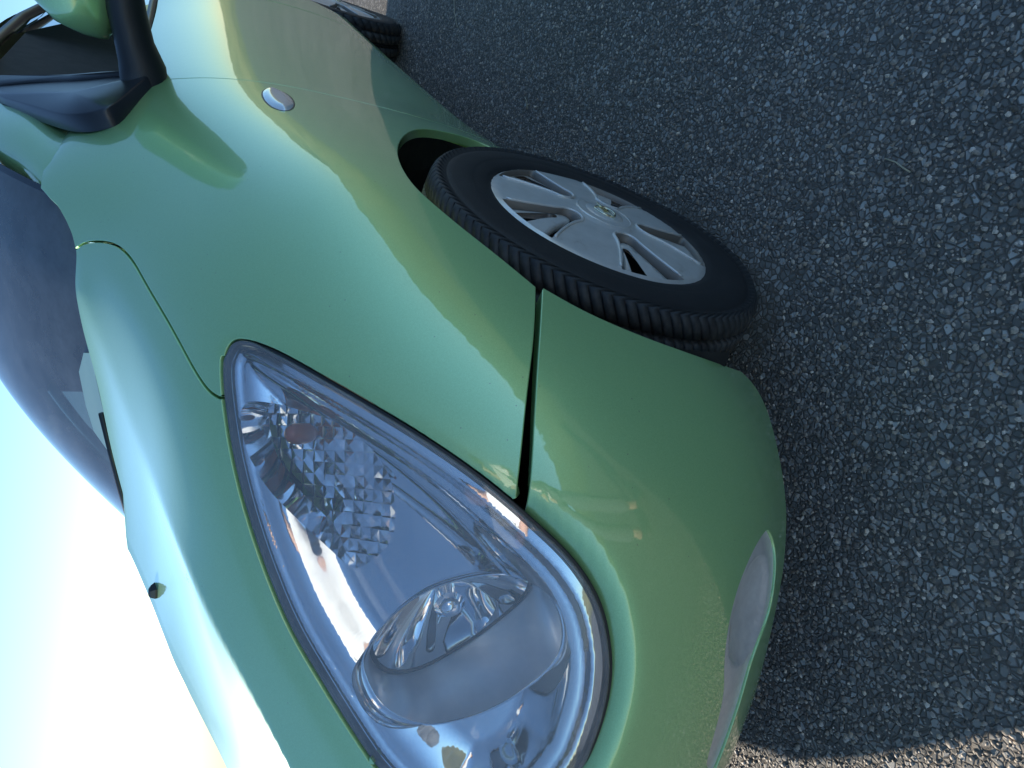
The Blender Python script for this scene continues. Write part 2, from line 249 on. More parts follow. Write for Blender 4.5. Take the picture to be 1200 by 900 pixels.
CURVES = json.loads('''{"hl_out":[[5.438,7.644],[5.49,7.601],[5.531,7.555],[5.553,7.501],[5.556,7.434],[5.543,7.352],[5.518,7.261],[5.486,7.168],[5.45,7.075],[5.409,6.976],[5.366,6.875],[5.323,6.776],[5.284,6.686],[5.246,6.601],[5.208,6.518],[5.17,6.433],[5.132,6.348],[5.095,6.263],[5.059,6.181],[5.025,6.1],[4.992,6.023],[4.961,5.947],[4.93,5.873],[4.9,5.8],[4.87,5.728],[4.84,5.657],[4.811,5.588],[4.782,5.52],[4.754,5.455],[4.727,5.393],[4.7,5.331],[4.674,5.27],[4.647,5.21],[4.619,5.15],[4.592,5.092],[4.565,5.034],[4.537,4.978],[4.509,4.922],[4.481,4.866],[4.452,4.812],[4.424,4.758],[4.395,4.704],[4.366,4.652],[4.338,4.601],
[4.309,4.55],[4.28,4.5],[4.249,4.448],[4.217,4.395],[4.185,4.342],[4.153,4.29],[4.123,4.241],[4.094,4.196],[4.067,4.152],[4.041,4.111],[4.016,4.071],[3.992,4.035],[3.969,4.001],[3.946,3.966],[3.922,3.929],[3.896,3.889],[3.87,3.847],[3.843,3.805],[3.817,3.762],[3.791,3.721],[3.765,3.68],[3.739,3.64],[3.714,3.601],[3.688,3.564],[3.662,3.528],[3.636,3.492],[3.608,3.458],[3.58,3.425],[3.552,3.393],[3.522,3.361],[3.492,3.331],[3.461,3.302],[3.43,3.273],[3.397,3.247],[3.362,3.223],[3.326,3.201],[3.289,3.181],[3.25,3.164],[3.211,3.147],[3.172,3.133],[3.134,3.12],[3.097,3.109],[3.06,3.099],[3.022,3.092],
[2.986,3.087],[2.951,3.085],[2.916,3.085],[2.882,3.086],[2.848,3.089],[2.813,3.094],[2.779,3.1],[2.744,3.108],[2.708,3.118],[2.673,3.129],[2.638,3.141],[2.604,3.154],[2.57,3.167],[2.537,3.182],[2.505,3.198],[2.474,3.215],[2.443,3.232],[2.412,3.248]],"hl_in":[[5.45,7.689],[5.363,7.722],[5.277,7.749],[5.191,7.766],[5.106,7.774],[5.025,7.776],[4.946,7.774],[4.865,7.768],[4.782,7.758],[4.698,7.744],[4.617,7.724],[4.54,7.702],[4.466,7.675],[4.393,7.645],[4.319,7.612],[4.244,7.575],[4.17,7.535],[4.095,7.492],[4.019,7.446],[3.943,7.398],[3.866,7.347],[3.79,7.295],[3.716,7.242],[3.642,7.189],[3.571,7.136],
[3.502,7.083],[3.435,7.031],[3.37,6.978],[3.306,6.924],[3.243,6.869],[3.182,6.811],[3.121,6.75],[3.062,6.686],[3.004,6.619],[2.947,6.55],[2.892,6.481],[2.838,6.413],[2.785,6.346],[2.732,6.28],[2.678,6.213],[2.624,6.146],[2.572,6.081],[2.522,6.018],[2.473,5.956],[2.424,5.892],[2.375,5.826],[2.327,5.76],[2.28,5.694],[2.235,5.629]],"hoodgap":[[8.475,9.575],[8.442,9.526],[8.403,9.473],[8.354,9.412],[8.288,9.341],[8.208,9.259],[8.118,9.173],[8.024,9.089],[7.931,9.013],[7.837,8.946],[7.739,8.888],[7.633,8.84],[7.521,8.8],[7.411,8.771],[7.309,8.751],[7.213,8.737],[7.117,8.725],[7.016,8.713],[6.913,8.698],
[6.81,8.68],[6.709,8.66],[6.608,8.636],[6.507,8.61],[6.405,8.582],[6.304,8.552],[6.206,8.521],[6.111,8.491],[6.021,8.461],[5.932,8.431],[5.846,8.4],[5.761,8.369],[5.681,8.337],[5.607,8.305],[5.536,8.272],[5.464,8.234],[5.392,8.192],[5.324,8.146],[5.265,8.1],[5.214,8.052],[5.169,7.999],[5.132,7.944],[5.103,7.888],[5.078,7.833]],"seam_f":[[5.708,3.145],[5.61,3.21],[5.515,3.271],[5.423,3.33],[5.332,3.388],[5.243,3.444],[5.159,3.498],[5.078,3.549],[4.998,3.6],[4.919,3.648],[4.841,3.694],[4.766,3.736],[4.692,3.775],[4.617,3.813],[4.543,3.847],[4.471,3.879],[4.403,3.908],[4.337,3.935],[4.274,3.96],[4.212,3.984],
[4.152,4.007],[4.095,4.028],[4.04,4.047]],"seam_b":[[5.696,3.074],[5.613,3.134],[5.529,3.192],[5.443,3.251],[5.356,3.309],[5.271,3.365],[5.187,3.418],[5.103,3.47],[5.018,3.52],[4.936,3.565],[4.858,3.607],[4.784,3.644],[4.712,3.678],[4.643,3.709],[4.578,3.737],[4.515,3.762],[4.453,3.785],[4.389,3.808],[4.323,3.831],[4.257,3.853],[4.193,3.873],[4.134,3.891],[4.081,3.91],[4.033,3.928],[3.99,3.948],[3.951,3.966]],"arch_f":[[8.603,1.528],[8.615,1.642],[8.639,1.744],[8.671,1.841],[8.702,1.935],[8.726,2.034],[8.737,2.139],[8.734,2.252],[8.722,2.369],[8.703,2.486],[8.683,2.599],[8.661,2.71],[8.635,2.824],
[8.598,2.946],[8.544,3.072],[8.466,3.201],[8.363,3.33],[8.238,3.46],[8.097,3.587],[7.945,3.709],[7.791,3.819],[7.642,3.91],[7.504,3.98],[7.377,4.028],[7.265,4.059],[7.167,4.075],[7.081,4.081],[7.004,4.079],[6.937,4.071],[6.878,4.057],[6.824,4.039],[6.772,4.014],[6.719,3.985],[6.668,3.954],[6.618,3.921],[6.567,3.885],[6.515,3.847],[6.463,3.807],[6.413,3.766],[6.365,3.726],[6.319,3.686],[6.276,3.646],[6.233,3.606],[6.19,3.566],[6.148,3.526],[6.106,3.486],[6.065,3.448],[6.024,3.41],[5.983,3.375],[5.943,3.34],[5.903,3.306],[5.864,3.273],[5.825,3.241],[5.786,3.209],[5.747,3.177],[5.708,3.145]],"arch_b":[[5.696,3.074],
[5.653,3.006],[5.61,2.938],[5.568,2.868],[5.528,2.795],[5.489,2.718],[5.454,2.637],[5.421,2.553],[5.39,2.463],[5.36,2.37],[5.333,2.274],[5.308,2.176],[5.285,2.075],[5.264,1.971],[5.246,1.862],[5.231,1.751],[5.217,1.636],[5.204,1.511],[5.194,1.375],[5.187,1.226],[5.184,1.069],[5.187,0.896],[5.197,0.701],[5.214,0.48],[5.238,0.235]],"bot":[[5.238,0.235],[5.207,0.139],[5.172,0.05],[5.128,-0.018],[5.075,-0.06],[5.014,-0.079],[4.948,-0.083],[4.878,-0.077],[4.806,-0.064],[4.733,-0.044],[4.661,-0.023],[4.592,-0.003],[4.529,0.014],[4.47,0.028],[4.412,0.041],[4.355,0.053],[4.297,0.062],[4.238,0.069],[4.179,0.073],
[4.121,0.075],[4.064,0.074],[4.007,0.072],[3.951,0.07],[3.894,0.07],[3.836,0.074],[3.778,0.082],[3.721,0.093],[3.665,0.104],[3.607,0.115],[3.548,0.125],[3.49,0.133],[3.433,0.141],[3.378,0.15],[3.325,0.163],[3.274,0.178],[3.225,0.198],[3.177,0.22],[3.127,0.244],[3.076,0.268],[3.026,0.289],[2.975,0.309],[2.922,0.327],[2.868,0.344],[2.813,0.358],[2.758,0.369],[2.703,0.378],[2.648,0.384],[2.592,0.388],[2.534,0.389],[2.476,0.387],[2.419,0.385],[2.363,0.383],[2.309,0.384],[2.258,0.391],[2.211,0.409],[2.171,0.438],[2.136,0.476],[2.104,0.516],[2.07,0.554],[2.032,0.586],[1.989,0.611],[1.941,0.63],[1.89,0.644],
[1.835,0.652],[1.776,0.653],[1.711,0.646]],"gap":[[10.206,7.59],[10.161,7.418],[10.124,7.247],[10.091,7.08],[10.063,6.921],[10.037,6.764],[10.011,6.603],[9.984,6.439],[9.956,6.271],[9.929,6.1],[9.903,5.925],[9.879,5.748],[9.856,5.573],[9.833,5.402],[9.808,5.235],[9.782,5.074],[9.752,4.917],[9.719,4.764],[9.682,4.616],[9.641,4.471],[9.598,4.332],[9.554,4.198],[9.511,4.066],[9.47,3.935],[9.43,3.805],[9.391,3.676],[9.352,3.546],[9.313,3.413],[9.275,3.275],[9.24,3.135],[9.209,2.994],[9.183,2.855],[9.163,2.715],[9.152,2.569],[9.154,2.413],[9.175,2.244]],"fgap":[[10.2,9.209],[10.125,9.281],[10.075,9.367],
[10.025,9.45],[9.975,9.535],[10.027,9.634],[9.89,9.665],[9.688,9.685],[9.561,9.728],[9.465,9.78]],"crest":[[8.475,9.575],[8.425,9.617],[8.378,9.661],[8.336,9.707],[8.298,9.754],[8.266,9.804],[8.238,9.854],[8.212,9.905],[8.185,9.955],[8.155,10.001],[8.12,10.044],[8.081,10.084],[8.039,10.123],[7.996,10.164],[7.955,10.206],[7.917,10.25],[7.884,10.296],[7.856,10.343],[7.829,10.392],[7.802,10.442],[7.774,10.489],[7.741,10.535],[7.7,10.578],[7.648,10.62],[7.584,10.658],[7.508,10.694],[7.42,10.727],[7.316,10.76]],"fogl":[[3.702,0.861],[3.676,0.963],[3.651,1.051],[3.625,1.126],[3.598,1.193],[3.568,1.256],
[3.536,1.316],[3.502,1.371],[3.468,1.423],[3.432,1.473],[3.394,1.52],[3.355,1.562],[3.317,1.597],[3.28,1.626],[3.242,1.65],[3.205,1.67],[3.166,1.687],[3.128,1.702],[3.089,1.713],[3.049,1.721],[3.007,1.726],[2.963,1.728],[2.918,1.726],[2.876,1.721],[2.835,1.713],[2.797,1.701],[2.761,1.686],[2.726,1.669],[2.691,1.654],[2.655,1.644],[2.615,1.638],[2.573,1.636],[2.529,1.637],[2.486,1.641],[2.442,1.648],[2.397,1.656],[2.352,1.664],[2.306,1.671],[2.259,1.675],[2.212,1.678],[2.164,1.68],[2.116,1.68]],"fogr":[[3.702,0.861],[3.664,0.785],[3.623,0.713],[3.578,0.653],[3.531,0.607],[3.486,0.575],[3.442,0.554],
[3.398,0.539],[3.353,0.531],[3.306,0.528],[3.259,0.529],[3.212,0.533],[3.167,0.541],[3.123,0.552],[3.079,0.567],[3.037,0.59],[2.996,0.622],[2.959,0.664],[2.923,0.715],[2.89,0.769],[2.857,0.822],[2.825,0.873],[2.792,0.92],[2.759,0.964],[2.725,1.002],[2.689,1.033],[2.652,1.055],[2.613,1.071],[2.572,1.083],[2.531,1.095],[2.49,1.108],[2.448,1.122],[2.408,1.139],[2.367,1.156],[2.327,1.174],[2.286,1.192],[2.246,1.211],[2.206,1.229],[2.166,1.248],[2.128,1.267],[2.09,1.285],[2.052,1.304],[2.015,1.324],[1.979,1.343],[1.943,1.361]],"dish":[[3.487,0.703],[3.473,0.859],[3.439,1.029],[3.403,1.142],[3.359,1.25],
[3.308,1.333],[3.248,1.386],[3.18,1.418],[3.116,1.441],[3.058,1.456],[3.003,1.463],[2.954,1.462],[2.896,1.451],[2.843,1.417],[2.771,1.335],[2.707,1.226],[2.683,1.123],[2.682,1.022],[2.688,0.934],[2.713,0.855],[2.764,0.777],[2.827,0.702],[2.886,0.626],[2.95,0.56],[3.024,0.513],[3.099,0.483],[3.17,0.468],[3.24,0.47],[3.318,0.488],[3.386,0.51],[3.427,0.53],[3.454,0.564],[3.478,0.613]],"ring":[[2.801,5.969],[2.884,5.945],[2.973,5.864],[3.032,5.803],[3.098,5.73],[3.163,5.649],[3.222,5.564],[3.276,5.474],[3.328,5.376],[3.374,5.277],[3.413,5.182],[3.444,5.089],[3.469,4.998],[3.489,4.907],[3.506,4.817],
[3.521,4.726],[3.532,4.634],[3.541,4.545],[3.546,4.461],[3.549,4.36],[3.547,4.266],[3.539,4.173],[3.526,4.072],[3.509,3.971],[3.486,3.881],[3.458,3.805],[3.425,3.739],[3.387,3.682],[3.341,3.635],[3.291,3.596],[3.241,3.567],[3.196,3.547],[3.152,3.537],[3.109,3.538],[3.067,3.548],[3.025,3.57],[2.984,3.607],[2.943,3.662],[2.902,3.734],[2.86,3.817],[2.826,3.889],[2.791,3.968],[2.756,4.052],[2.723,4.138],[2.691,4.226],[2.661,4.317],[2.632,4.41],[2.605,4.507],[2.58,4.609],[2.555,4.716],[2.532,4.823],[2.512,4.922],[2.491,5.038],[2.477,5.143],[2.47,5.251],[2.47,5.368],[2.478,5.488],[2.494,5.596],[2.516,5.687],
[2.548,5.764],[2.592,5.831],[2.654,5.893],[2.729,5.945]],"ind":[[4.932,7.583],[4.995,7.517],[4.973,7.362],[4.948,7.237],[4.911,7.084],[4.87,6.922],[4.835,6.77],[4.807,6.63],[4.78,6.492],[4.754,6.362],[4.724,6.24],[4.691,6.127],[4.656,6.021],[4.619,5.924],[4.582,5.838],[4.532,5.739],[4.481,5.656],[4.429,5.591],[4.38,5.546],[4.33,5.518],[4.267,5.5],[4.203,5.492],[4.128,5.49],[4.054,5.491],[3.99,5.492],[3.924,5.493],[3.87,5.498],[3.821,5.513],[3.76,5.551],[3.699,5.635],[3.655,5.718],[3.602,5.829],[3.555,5.948],[3.529,6.053],[3.534,6.149],[3.57,6.225],[3.633,6.327],[3.677,6.401],[3.73,6.487],[3.792,6.582],
[3.859,6.683],[3.929,6.786],[3.998,6.885],[4.068,6.984],[4.142,7.088],[4.218,7.192],[4.297,7.291],[4.377,7.38],[4.456,7.452],[4.54,7.506],[4.629,7.547],[4.719,7.574],[4.803,7.588],[4.876,7.59]],"rep":[[9.041,5.052],[8.929,5.095],[8.845,5.153],[8.796,5.218],[8.787,5.292],[8.832,5.379],[8.914,5.46],[9.028,5.512],[9.156,5.543],[9.283,5.55],[9.399,5.536],[9.491,5.501],[9.559,5.449],[9.598,5.381],[9.604,5.303],[9.563,5.215],[9.494,5.134],[9.41,5.076],[9.306,5.041],[9.174,5.034]],"band":[[7.884,9.794],[7.787,9.811],[7.683,9.828],[7.571,9.846],[7.449,9.866],[7.318,9.887],[7.18,9.909],[7.036,9.931],[6.881,9.953],
[6.716,9.974],[6.54,9.992],[6.363,10.006],[6.189,10.016],[6.02,10.021],[5.85,10.024],[5.676,10.022],[5.498,10.014],[5.316,9.999],[5.133,9.975],[4.953,9.939],[4.781,9.891],[4.618,9.832],[4.464,9.763],[4.321,9.684],[4.19,9.598],[4.071,9.507],[3.962,9.412],[3.861,9.314],[3.763,9.209],[3.665,9.098],[3.565,8.985],[3.467,8.877],[3.372,8.775],[3.281,8.679],[3.193,8.587],[3.105,8.495],[3.019,8.401],[2.935,8.308],[2.855,8.215],[2.775,8.124],[2.695,8.035],[2.614,7.947],[2.532,7.858],[2.45,7.769],[2.369,7.679],[2.291,7.589],[2.217,7.5],[2.147,7.414],[2.081,7.329],[2.018,7.245],[1.957,7.162],[1.897,7.079],[1.839,6.996]],
"bulb":[[4.635,6.863],[4.634,6.855],[4.634,6.847]]}''')
C = {k: np.array(v, float) for k, v in CURVES.items()}
KU, KV = .18, .1
def nrmo(u, v):
    X, nn = nrm(u, v)
    # the grid runs nose -> tail and bottom -> top, so u x v points inwards or outwards consistently
    return X, nn*NSIGN
_X, _n = nrm(np.array([7.]), np.array([3.])); NSIGN = 1 if _n[0][1] > 0 else -1
def resample(p, step=.004, closed=False, smooth=2):
    """densify a curve in (u, v) so that its points lie about step metres apart on the sheet"""
    p = np.asarray(p, float)
    if closed: p = np.vstack([p, p[:1]])
    X = ev(p[:, 0], p[:, 1]); d = np.r_[0, np.cumsum(np.linalg.norm(np.diff(X, axis=0), axis=1))]
    keep = np.r_[True, np.diff(d) > 1e-6]; p = p[keep]; d = d[keep]
    m = max(3, int(d[-1]/step)+1); s = np.linspace(0, d[-1], m)
    q = np.stack([np.interp(s, d, p[:, 0]), np.interp(s, d, p[:, 1])], 1)
    for _ in range(smooth*3):
        if closed:
            qq = q[:-1]; qq = .25*np.roll(qq, 1, 0)+.5*qq+.25*np.roll(qq, -1, 0); q = np.vstack([qq, qq[:1]])
        else: q[1:-1] = .25*q[:-2]+.5*q[1:-1]+.25*q[2:]
    return q[:-1] if closed else q
def join(*cs):
    out = []
    for c in cs:
        for q in np.asarray(c, float):
            if not out or np.hypot((out[-1][0]-q[0])*KU, (out[-1][1]-q[1])*KV) > 8e-4: out.append((q[0], q[1]))
    if np.hypot((out[0][0]-out[-1][0])*KU, (out[0][1]-out[-1][1])*KV) < 8e-4: out.pop()
    return np.array(out)
def inside(poly, P):
    x, y = P[:, 0], P[:, 1]; r = np.zeros(len(P), bool); a = poly; c = np.roll(poly, -1, 0)
    for (x1, y1), (x2, y2) in zip(a, c):
        m = (y1 > y) != (y2 > y)
        with np.errstate(divide='ignore', invalid='ignore'): r ^= m & (x < (x2-x1)*(y-y1)/(y2-y1+1e-15)+x1)
    return r
def area(p): x, y = p[:, 0], p[:, 1]; return .5*np.sum(x*np.roll(y, -1)-np.roll(x, -1)*y)
def segdist(P, loop):
    A = loop; B = np.roll(loop, -1, 0); D = B-A; L2 = (D*D).sum(1)+1e-12; out = np.full(len(P), 1e9)
    for a, d, l2 in zip(A, D, L2):
        t = np.clip(((P-a)@d)/l2, 0, 1); out = np.minimum(out, ((P-a-t[:, None]*d)**2).sum(1))
    return np.sqrt(out)
def outward(loop):
    """unit vectors in the sheet, pointing out of a closed (u, v) loop"""
    X, nn = nrmo(loop[:, 0], loop[:, 1]); t = np.roll(X, -1, 0)-np.roll(X, 1, 0); t /= np.linalg.norm(t, axis=1)[:, None]+1e-9
    o = np.cross(t, nn); mid = X+o*1e-3
    # orientation from the signed area in the domain and the handedness of the sheet
    s = np.sign(area(loop*[KU, KV]))*NSIGN
    return X, nn, o*s
def shrink(loop, g):
    """move a closed loop inwards by g metres on the sheet"""
    X, nn, o = outward(loop); _, Xu, Xv = ev(loop[:, 0], loop[:, 1], True)
    g = np.broadcast_to(g, len(loop)); d = -o*g[:, None]
    a = (Xu*Xu).sum(1); b_ = (Xu*Xv).sum(1); c = (Xv*Xv).sum(1); e = (Xu*d).sum(1); f = (Xv*d).sum(1); det = a*c-b_*b_+1e-12
    return loop+np.stack([(c*e-b_*f)/det, (a*f-b_*e)/det], 1)
def sheet(loop, holes=(), su=.012, sv=.012, disp=None):
    """triangulate a region of the domain; returns uv, faces and the index rings of the boundary loops"""
    sc = np.array([KU, KV]); loops = [np.asarray(loop)]+[np.asarray(h) for h in holes]
    pts = np.vstack(loops)*sc; edges = []; k = 0; rings = []
    for lp in loops:
        m = len(lp); edges += [(k+i, k+(i+1) % m) for i in range(m)]; rings.append(list(range(k, k+m))); k += m
    lo = loops[0].min(0)*sc; hi = loops[0].max(0)*sc
    gx, gy = np.meshgrid(np.arange(lo[0], hi[0], su), np.arange(lo[1], hi[1], sv), indexing='ij')
    gp = np.stack([gx.ravel()+(np.arange(gx.size) % 2)*1e-6, gy.ravel()], 1)
    ok = inside(loops[0]*sc, gp)
    for h in loops[1:]: ok &= ~inside(h*sc, gp)
    gp = gp[ok]
    for lp in loops:
        if len(gp): gp = gp[segdist(gp, lp*sc) > .4*min(su, sv)]
    allp = np.vstack([pts, gp]) if len(gp) else pts
    vo, eo, fo, ov, oe, of = delaunay_2d_cdt([Vector(p) for p in allp], edges, [], 0, 1e-7)
    vo = np.array([tuple(v) for v in vo]); mp = {}
    for i, lst in enumerate(ov):
        for q in lst: mp[q] = i
    cen = np.array([vo[list(f)].mean(0) for f in fo]); ok = inside(loops[0]*sc, cen)
    for h in loops[1:]: ok &= ~inside(h*sc, cen)
    faces = [f for f, q in zip(fo, ok) if q]
    return vo/sc, faces, [[mp[i] for i in r] for r in rings]
def panel(name, loop, m, parent, holes=(), gap=.0, flange=.012, su=.012, sv=.012, skip=None, offset=0., rad=.0016, disp=None, hole_flange=None, sym=False, sym_holes=False):
    """a pressed panel lying on the body sheet, its edges rolled over inwards"""
    if np.any(gap): loop = shrink(loop, gap)
    uv, F, rings = sheet(loop, holes, su, sv)
    X, N = nrmo(uv[:, 0], uv[:, 1])
    X = X-N*offset
    if disp is not None:
        X = X-N*disp(uv, X)[:, None]
    F = [tuple(f) for f in F]
    if disp is not None:
        fa = np.array(F); fn = np.cross(X[fa[:, 1]]-X[fa[:, 0]], X[fa[:, 2]]-X[fa[:, 0]]); fn *= np.sign((fn*N[fa[:, 0]]).sum(1))[:, None]
        acc = np.zeros_like(X)
        for k in range(3): np.add.at(acc, fa[:, k], fn)
        N = acc/(np.linalg.norm(acc, axis=1)[:, None]+1e-12)
    V = [tuple(x) for x in X]; NN = [tuple(q) for q in N]
    # orient faces with the normals
    out = []
    Xa = np.array(X)
    for f in F:
        a, b_, c = Xa[f[0]], Xa[f[1]], Xa[f[2]]
        out.append(f if np.dot(np.cross(b_-a, c-a), N[f[0]]) > 0 else f[::-1])
    F = out
    for ri, ring in enumerate(rings):
        fl = flange if ri == 0 else (hole_flange if hole_flange is not None else flange)
        if not fl: continue
        lp = uv[ring]; _, nn, o = outward(lp); nn = N[ring]; o = o-(o*nn).sum(1)[:, None]*nn; o /= np.linalg.norm(o, axis=1)[:, None]
        if ri > 0: o = -o
        B = Xa[ring]; m_ = len(ring); prev = ring
        sk = np.zeros(m_, bool) if skip is None or ri > 0 else skip(lp)
        for (oo, dd, a) in ((.35*rad, .1*rad, 35), (.85*rad, .55*rad, 65), (rad, 1.3*rad, 90), (rad, fl, 90)):
            cur = []
            for k in range(m_):
                cur.append(len(V)); V.append(tuple(B[k]+o[k]*oo-nn[k]*dd)); q = nn[k]*math.cos(R(a))+o[k]*math.sin(R(a)); NN.append(tuple(q))
            for k in range(m_):
                k2 = (k+1) % m_
                if sk[k] and sk[k2]: continue
                f = (prev[k], prev[k2], cur[k2], cur[k]); a_, b_, c_ = (np.array(V[i]) for i in f[:3])
                nq = np.array(NN[cur[k]]); F.append(f if np.dot(np.cross(b_-a_, c_-a_), nq) >= 0 else f[::-1])
            prev = cur
    if sym:                                   # the panel runs across the car's centre plane
        k = len(V); V = V+[far_side(x, y, z) for x, y, z in V]; NN = NN+[(x, -y, z) for x, y, z in NN]; F = F+[tuple(i+k for i in f[::-1]) for f in F]
    return obj(name, V, F, m, parent, True, NN)
# ================================================================== SETTING
def ss(x, a, b_):
    t = np.clip((np.asarray(x, float)-a)/(b_-a), 0, 1); return t*t*(3-2*t)

# asphalt: dark binder with pale chippings, coarse enough to read one by one near the camera
M_asph = mat('asphalt', (.05, .05, .052), .8)
n, l, b = nodes(M_asph); tc = add(n, 'ShaderNodeTexCoord')
v1 = add(n, 'ShaderNodeTexVoronoi'); v1.inputs['Scale'].default_value = 95; v1.inputs['Randomness'].default_value = 1; l.new(tc.outputs['Object'], v1.inputs['Vector'])
v2 = add(n, 'ShaderNodeTexVoronoi', feature='DISTANCE_TO_EDGE'); v2.inputs['Scale'].default_value = 95; l.new(tc.outputs['Object'], v2.inputs['Vector'])
sep = add(n, 'ShaderNodeSeparateColor'); l.new(v1.outputs['Color'], sep.inputs[0])
st = ramp(n, l, sep.outputs[0], [(0, (.13, .115, .095)), (.45, (.2, .178, .15)), (.75, (.29, .26, .22)), (.93, (.42, .38, .33)), (1, (.5, .46, .40))])
mk = ramp(n, l, v2.outputs['Distance'], [(.03, (0, 0, 0)), (.16, (1, 1, 1))])
big = noise(n, l, 1.3, 4, .6, tc.outputs['Object']); bg = ramp(n, l, big.outputs[0], [(.3, (.75,)*3), (.7, (1.15,)*3)])
mx = add(n, 'ShaderNodeMix', data_type='RGBA'); l.new(mk.outputs[0], mx.inputs[0]); mx.inputs[6].default_value = (.125, .10, .078, 1); l.new(st.outputs[0], mx.inputs[7])
ml = add(n, 'ShaderNodeMix', data_type='RGBA', blend_type='MULTIPLY'); ml.inputs[0].default_value = 1; l.new(mx.outputs[2], ml.inputs[6]); l.new(bg.outputs[0], ml.inputs[7]); l.new(ml.outputs[2], b.inputs['Base Color'])
hf = noise(n, l, 420, 3, .6, tc.outputs['Object']); am = add(n, 'ShaderNodeMath', operation='MULTIPLY_ADD'); l.new(hf.outputs[0], am.inputs[0]); am.inputs[1].default_value = .25; l.new(mk.outputs[0], am.inputs[2])
bump(n, l, b, am.outputs[0], .9, .003)

M_stone = mat('stone_chippings', (.12, .12, .12), .62)
n, l, b = nodes(M_stone); at_ = add(n, 'ShaderNodeAttribute'); at_.attribute_name = 'tone'; tc = add(n, 'ShaderNodeTexCoord')
t = noise(n, l, 380, 4, .6, tc.outputs['Object']); r1 = ramp(n, l, t.outputs[0], [(.3, (.7,)*3), (.7, (1.2,)*3)])
ml = add(n, 'ShaderNodeMix', data_type='RGBA', blend_type='MULTIPLY'); ml.inputs[0].default_value = 1; l.new(at_.outputs['Color'], ml.inputs[6]); l.new(r1.outputs[0], ml.inputs[7]); l.new(ml.outputs[2], b.inputs['Base Color'])
bump(n, l, b, t.outputs[0], .5, .0012)

M_grass = mat('dry_grass', (.12, .13, .04), .9)
n, l, b = nodes(M_grass); tc = add(n, 'ShaderNodeTexCoord'); t = noise(n, l, .35, 6, .65, tc.outputs['Object']); t2 = noise(n, l, 9, 6, .7, tc.outputs['Object'])
av = add(n, 'ShaderNodeMath', operation='MULTIPLY_ADD'); l.new(t2.outputs[0], av.inputs[0]); av.inputs[1].default_value = .6; hl = add(n, 'ShaderNodeMath', operation='MULTIPLY'); hl.inputs[1].default_value = .4; l.new(t.outputs[0], hl.inputs[0]); l.new(hl.outputs[0], av.inputs[2])
r1 = ramp(n, l, av.outputs[0], [(.30, (.09, .10, .03)), (.5, (.22, .21, .08)), (.7, (.36, .31, .15))]); l.new(r1.outputs[0], b.inputs['Base Color']); bump(n, l, b, t2.outputs[0], 1, .15)

# the lot lies on a rise: beyond its far edge the field falls away
fx = np.r_[-1500, -600, -200, -80, np.linspace(-40, 40, 17), 80, 200, 600, 1500]; fy = np.r_[-1500, -500, -150, -50, -25, -14, -9, -6, -4.2, 0, 4, 8, 40, 150, 500, 1500]
FX, FY = np.meshgrid(fx, fy, indexing='ij'); FZ = -.03-.15*np.maximum(0, -FY-4.2)-.09*np.maximum(0, np.abs(FX+2)-60)*0-.05*np.maximum(0, FY-60)
tag(obj('field', np.stack([FX.ravel(), FY.ravel(), FZ.ravel()], 1), grid_faces(len(fx), len(fy)), M_grass), kind='structure')
tag(obj('asphalt_ground', [(-26, -4.0, 0), (18, -4.0, 0), (18, 6.2, 0), (-26, 6.2, 0)], [(0, 1, 2, 3)], M_asph, smooth=False), kind='structure')
# grassy bank across the lot, seen mirrored in the car's flank
gx = np.linspace(-60, 40, 220); gy = np.linspace(6.0, 40, 90); GX, GY = np.meshgrid(gx, gy, indexing='ij')
hz = 2.3*ss(GY, 6.0, 15)+.8*ss(GY, 15, 34)
for k, (f1, f2, ph, a) in enumerate(((.21, .13, .3, .55), (.47, .31, 1.9, .28), (1.1, .8, .7, .14), (2.3, 1.9, 2.2, .08))):
    hz += a*np.sin(f1*GX+ph+1.3*np.sin(f2*GY))*np.cos(f2*GY+ph*2)*ss(GY, 6, 9)
hz += rng.normal(0, .035, hz.shape)*ss(GY, 6, 8)-.02
V = np.stack([GX.ravel(), GY.ravel(), hz.ravel()], 1)
tag(obj('grass_bank', V, grid_faces(len(gx), len(gy)), M_grass), kind='structure')

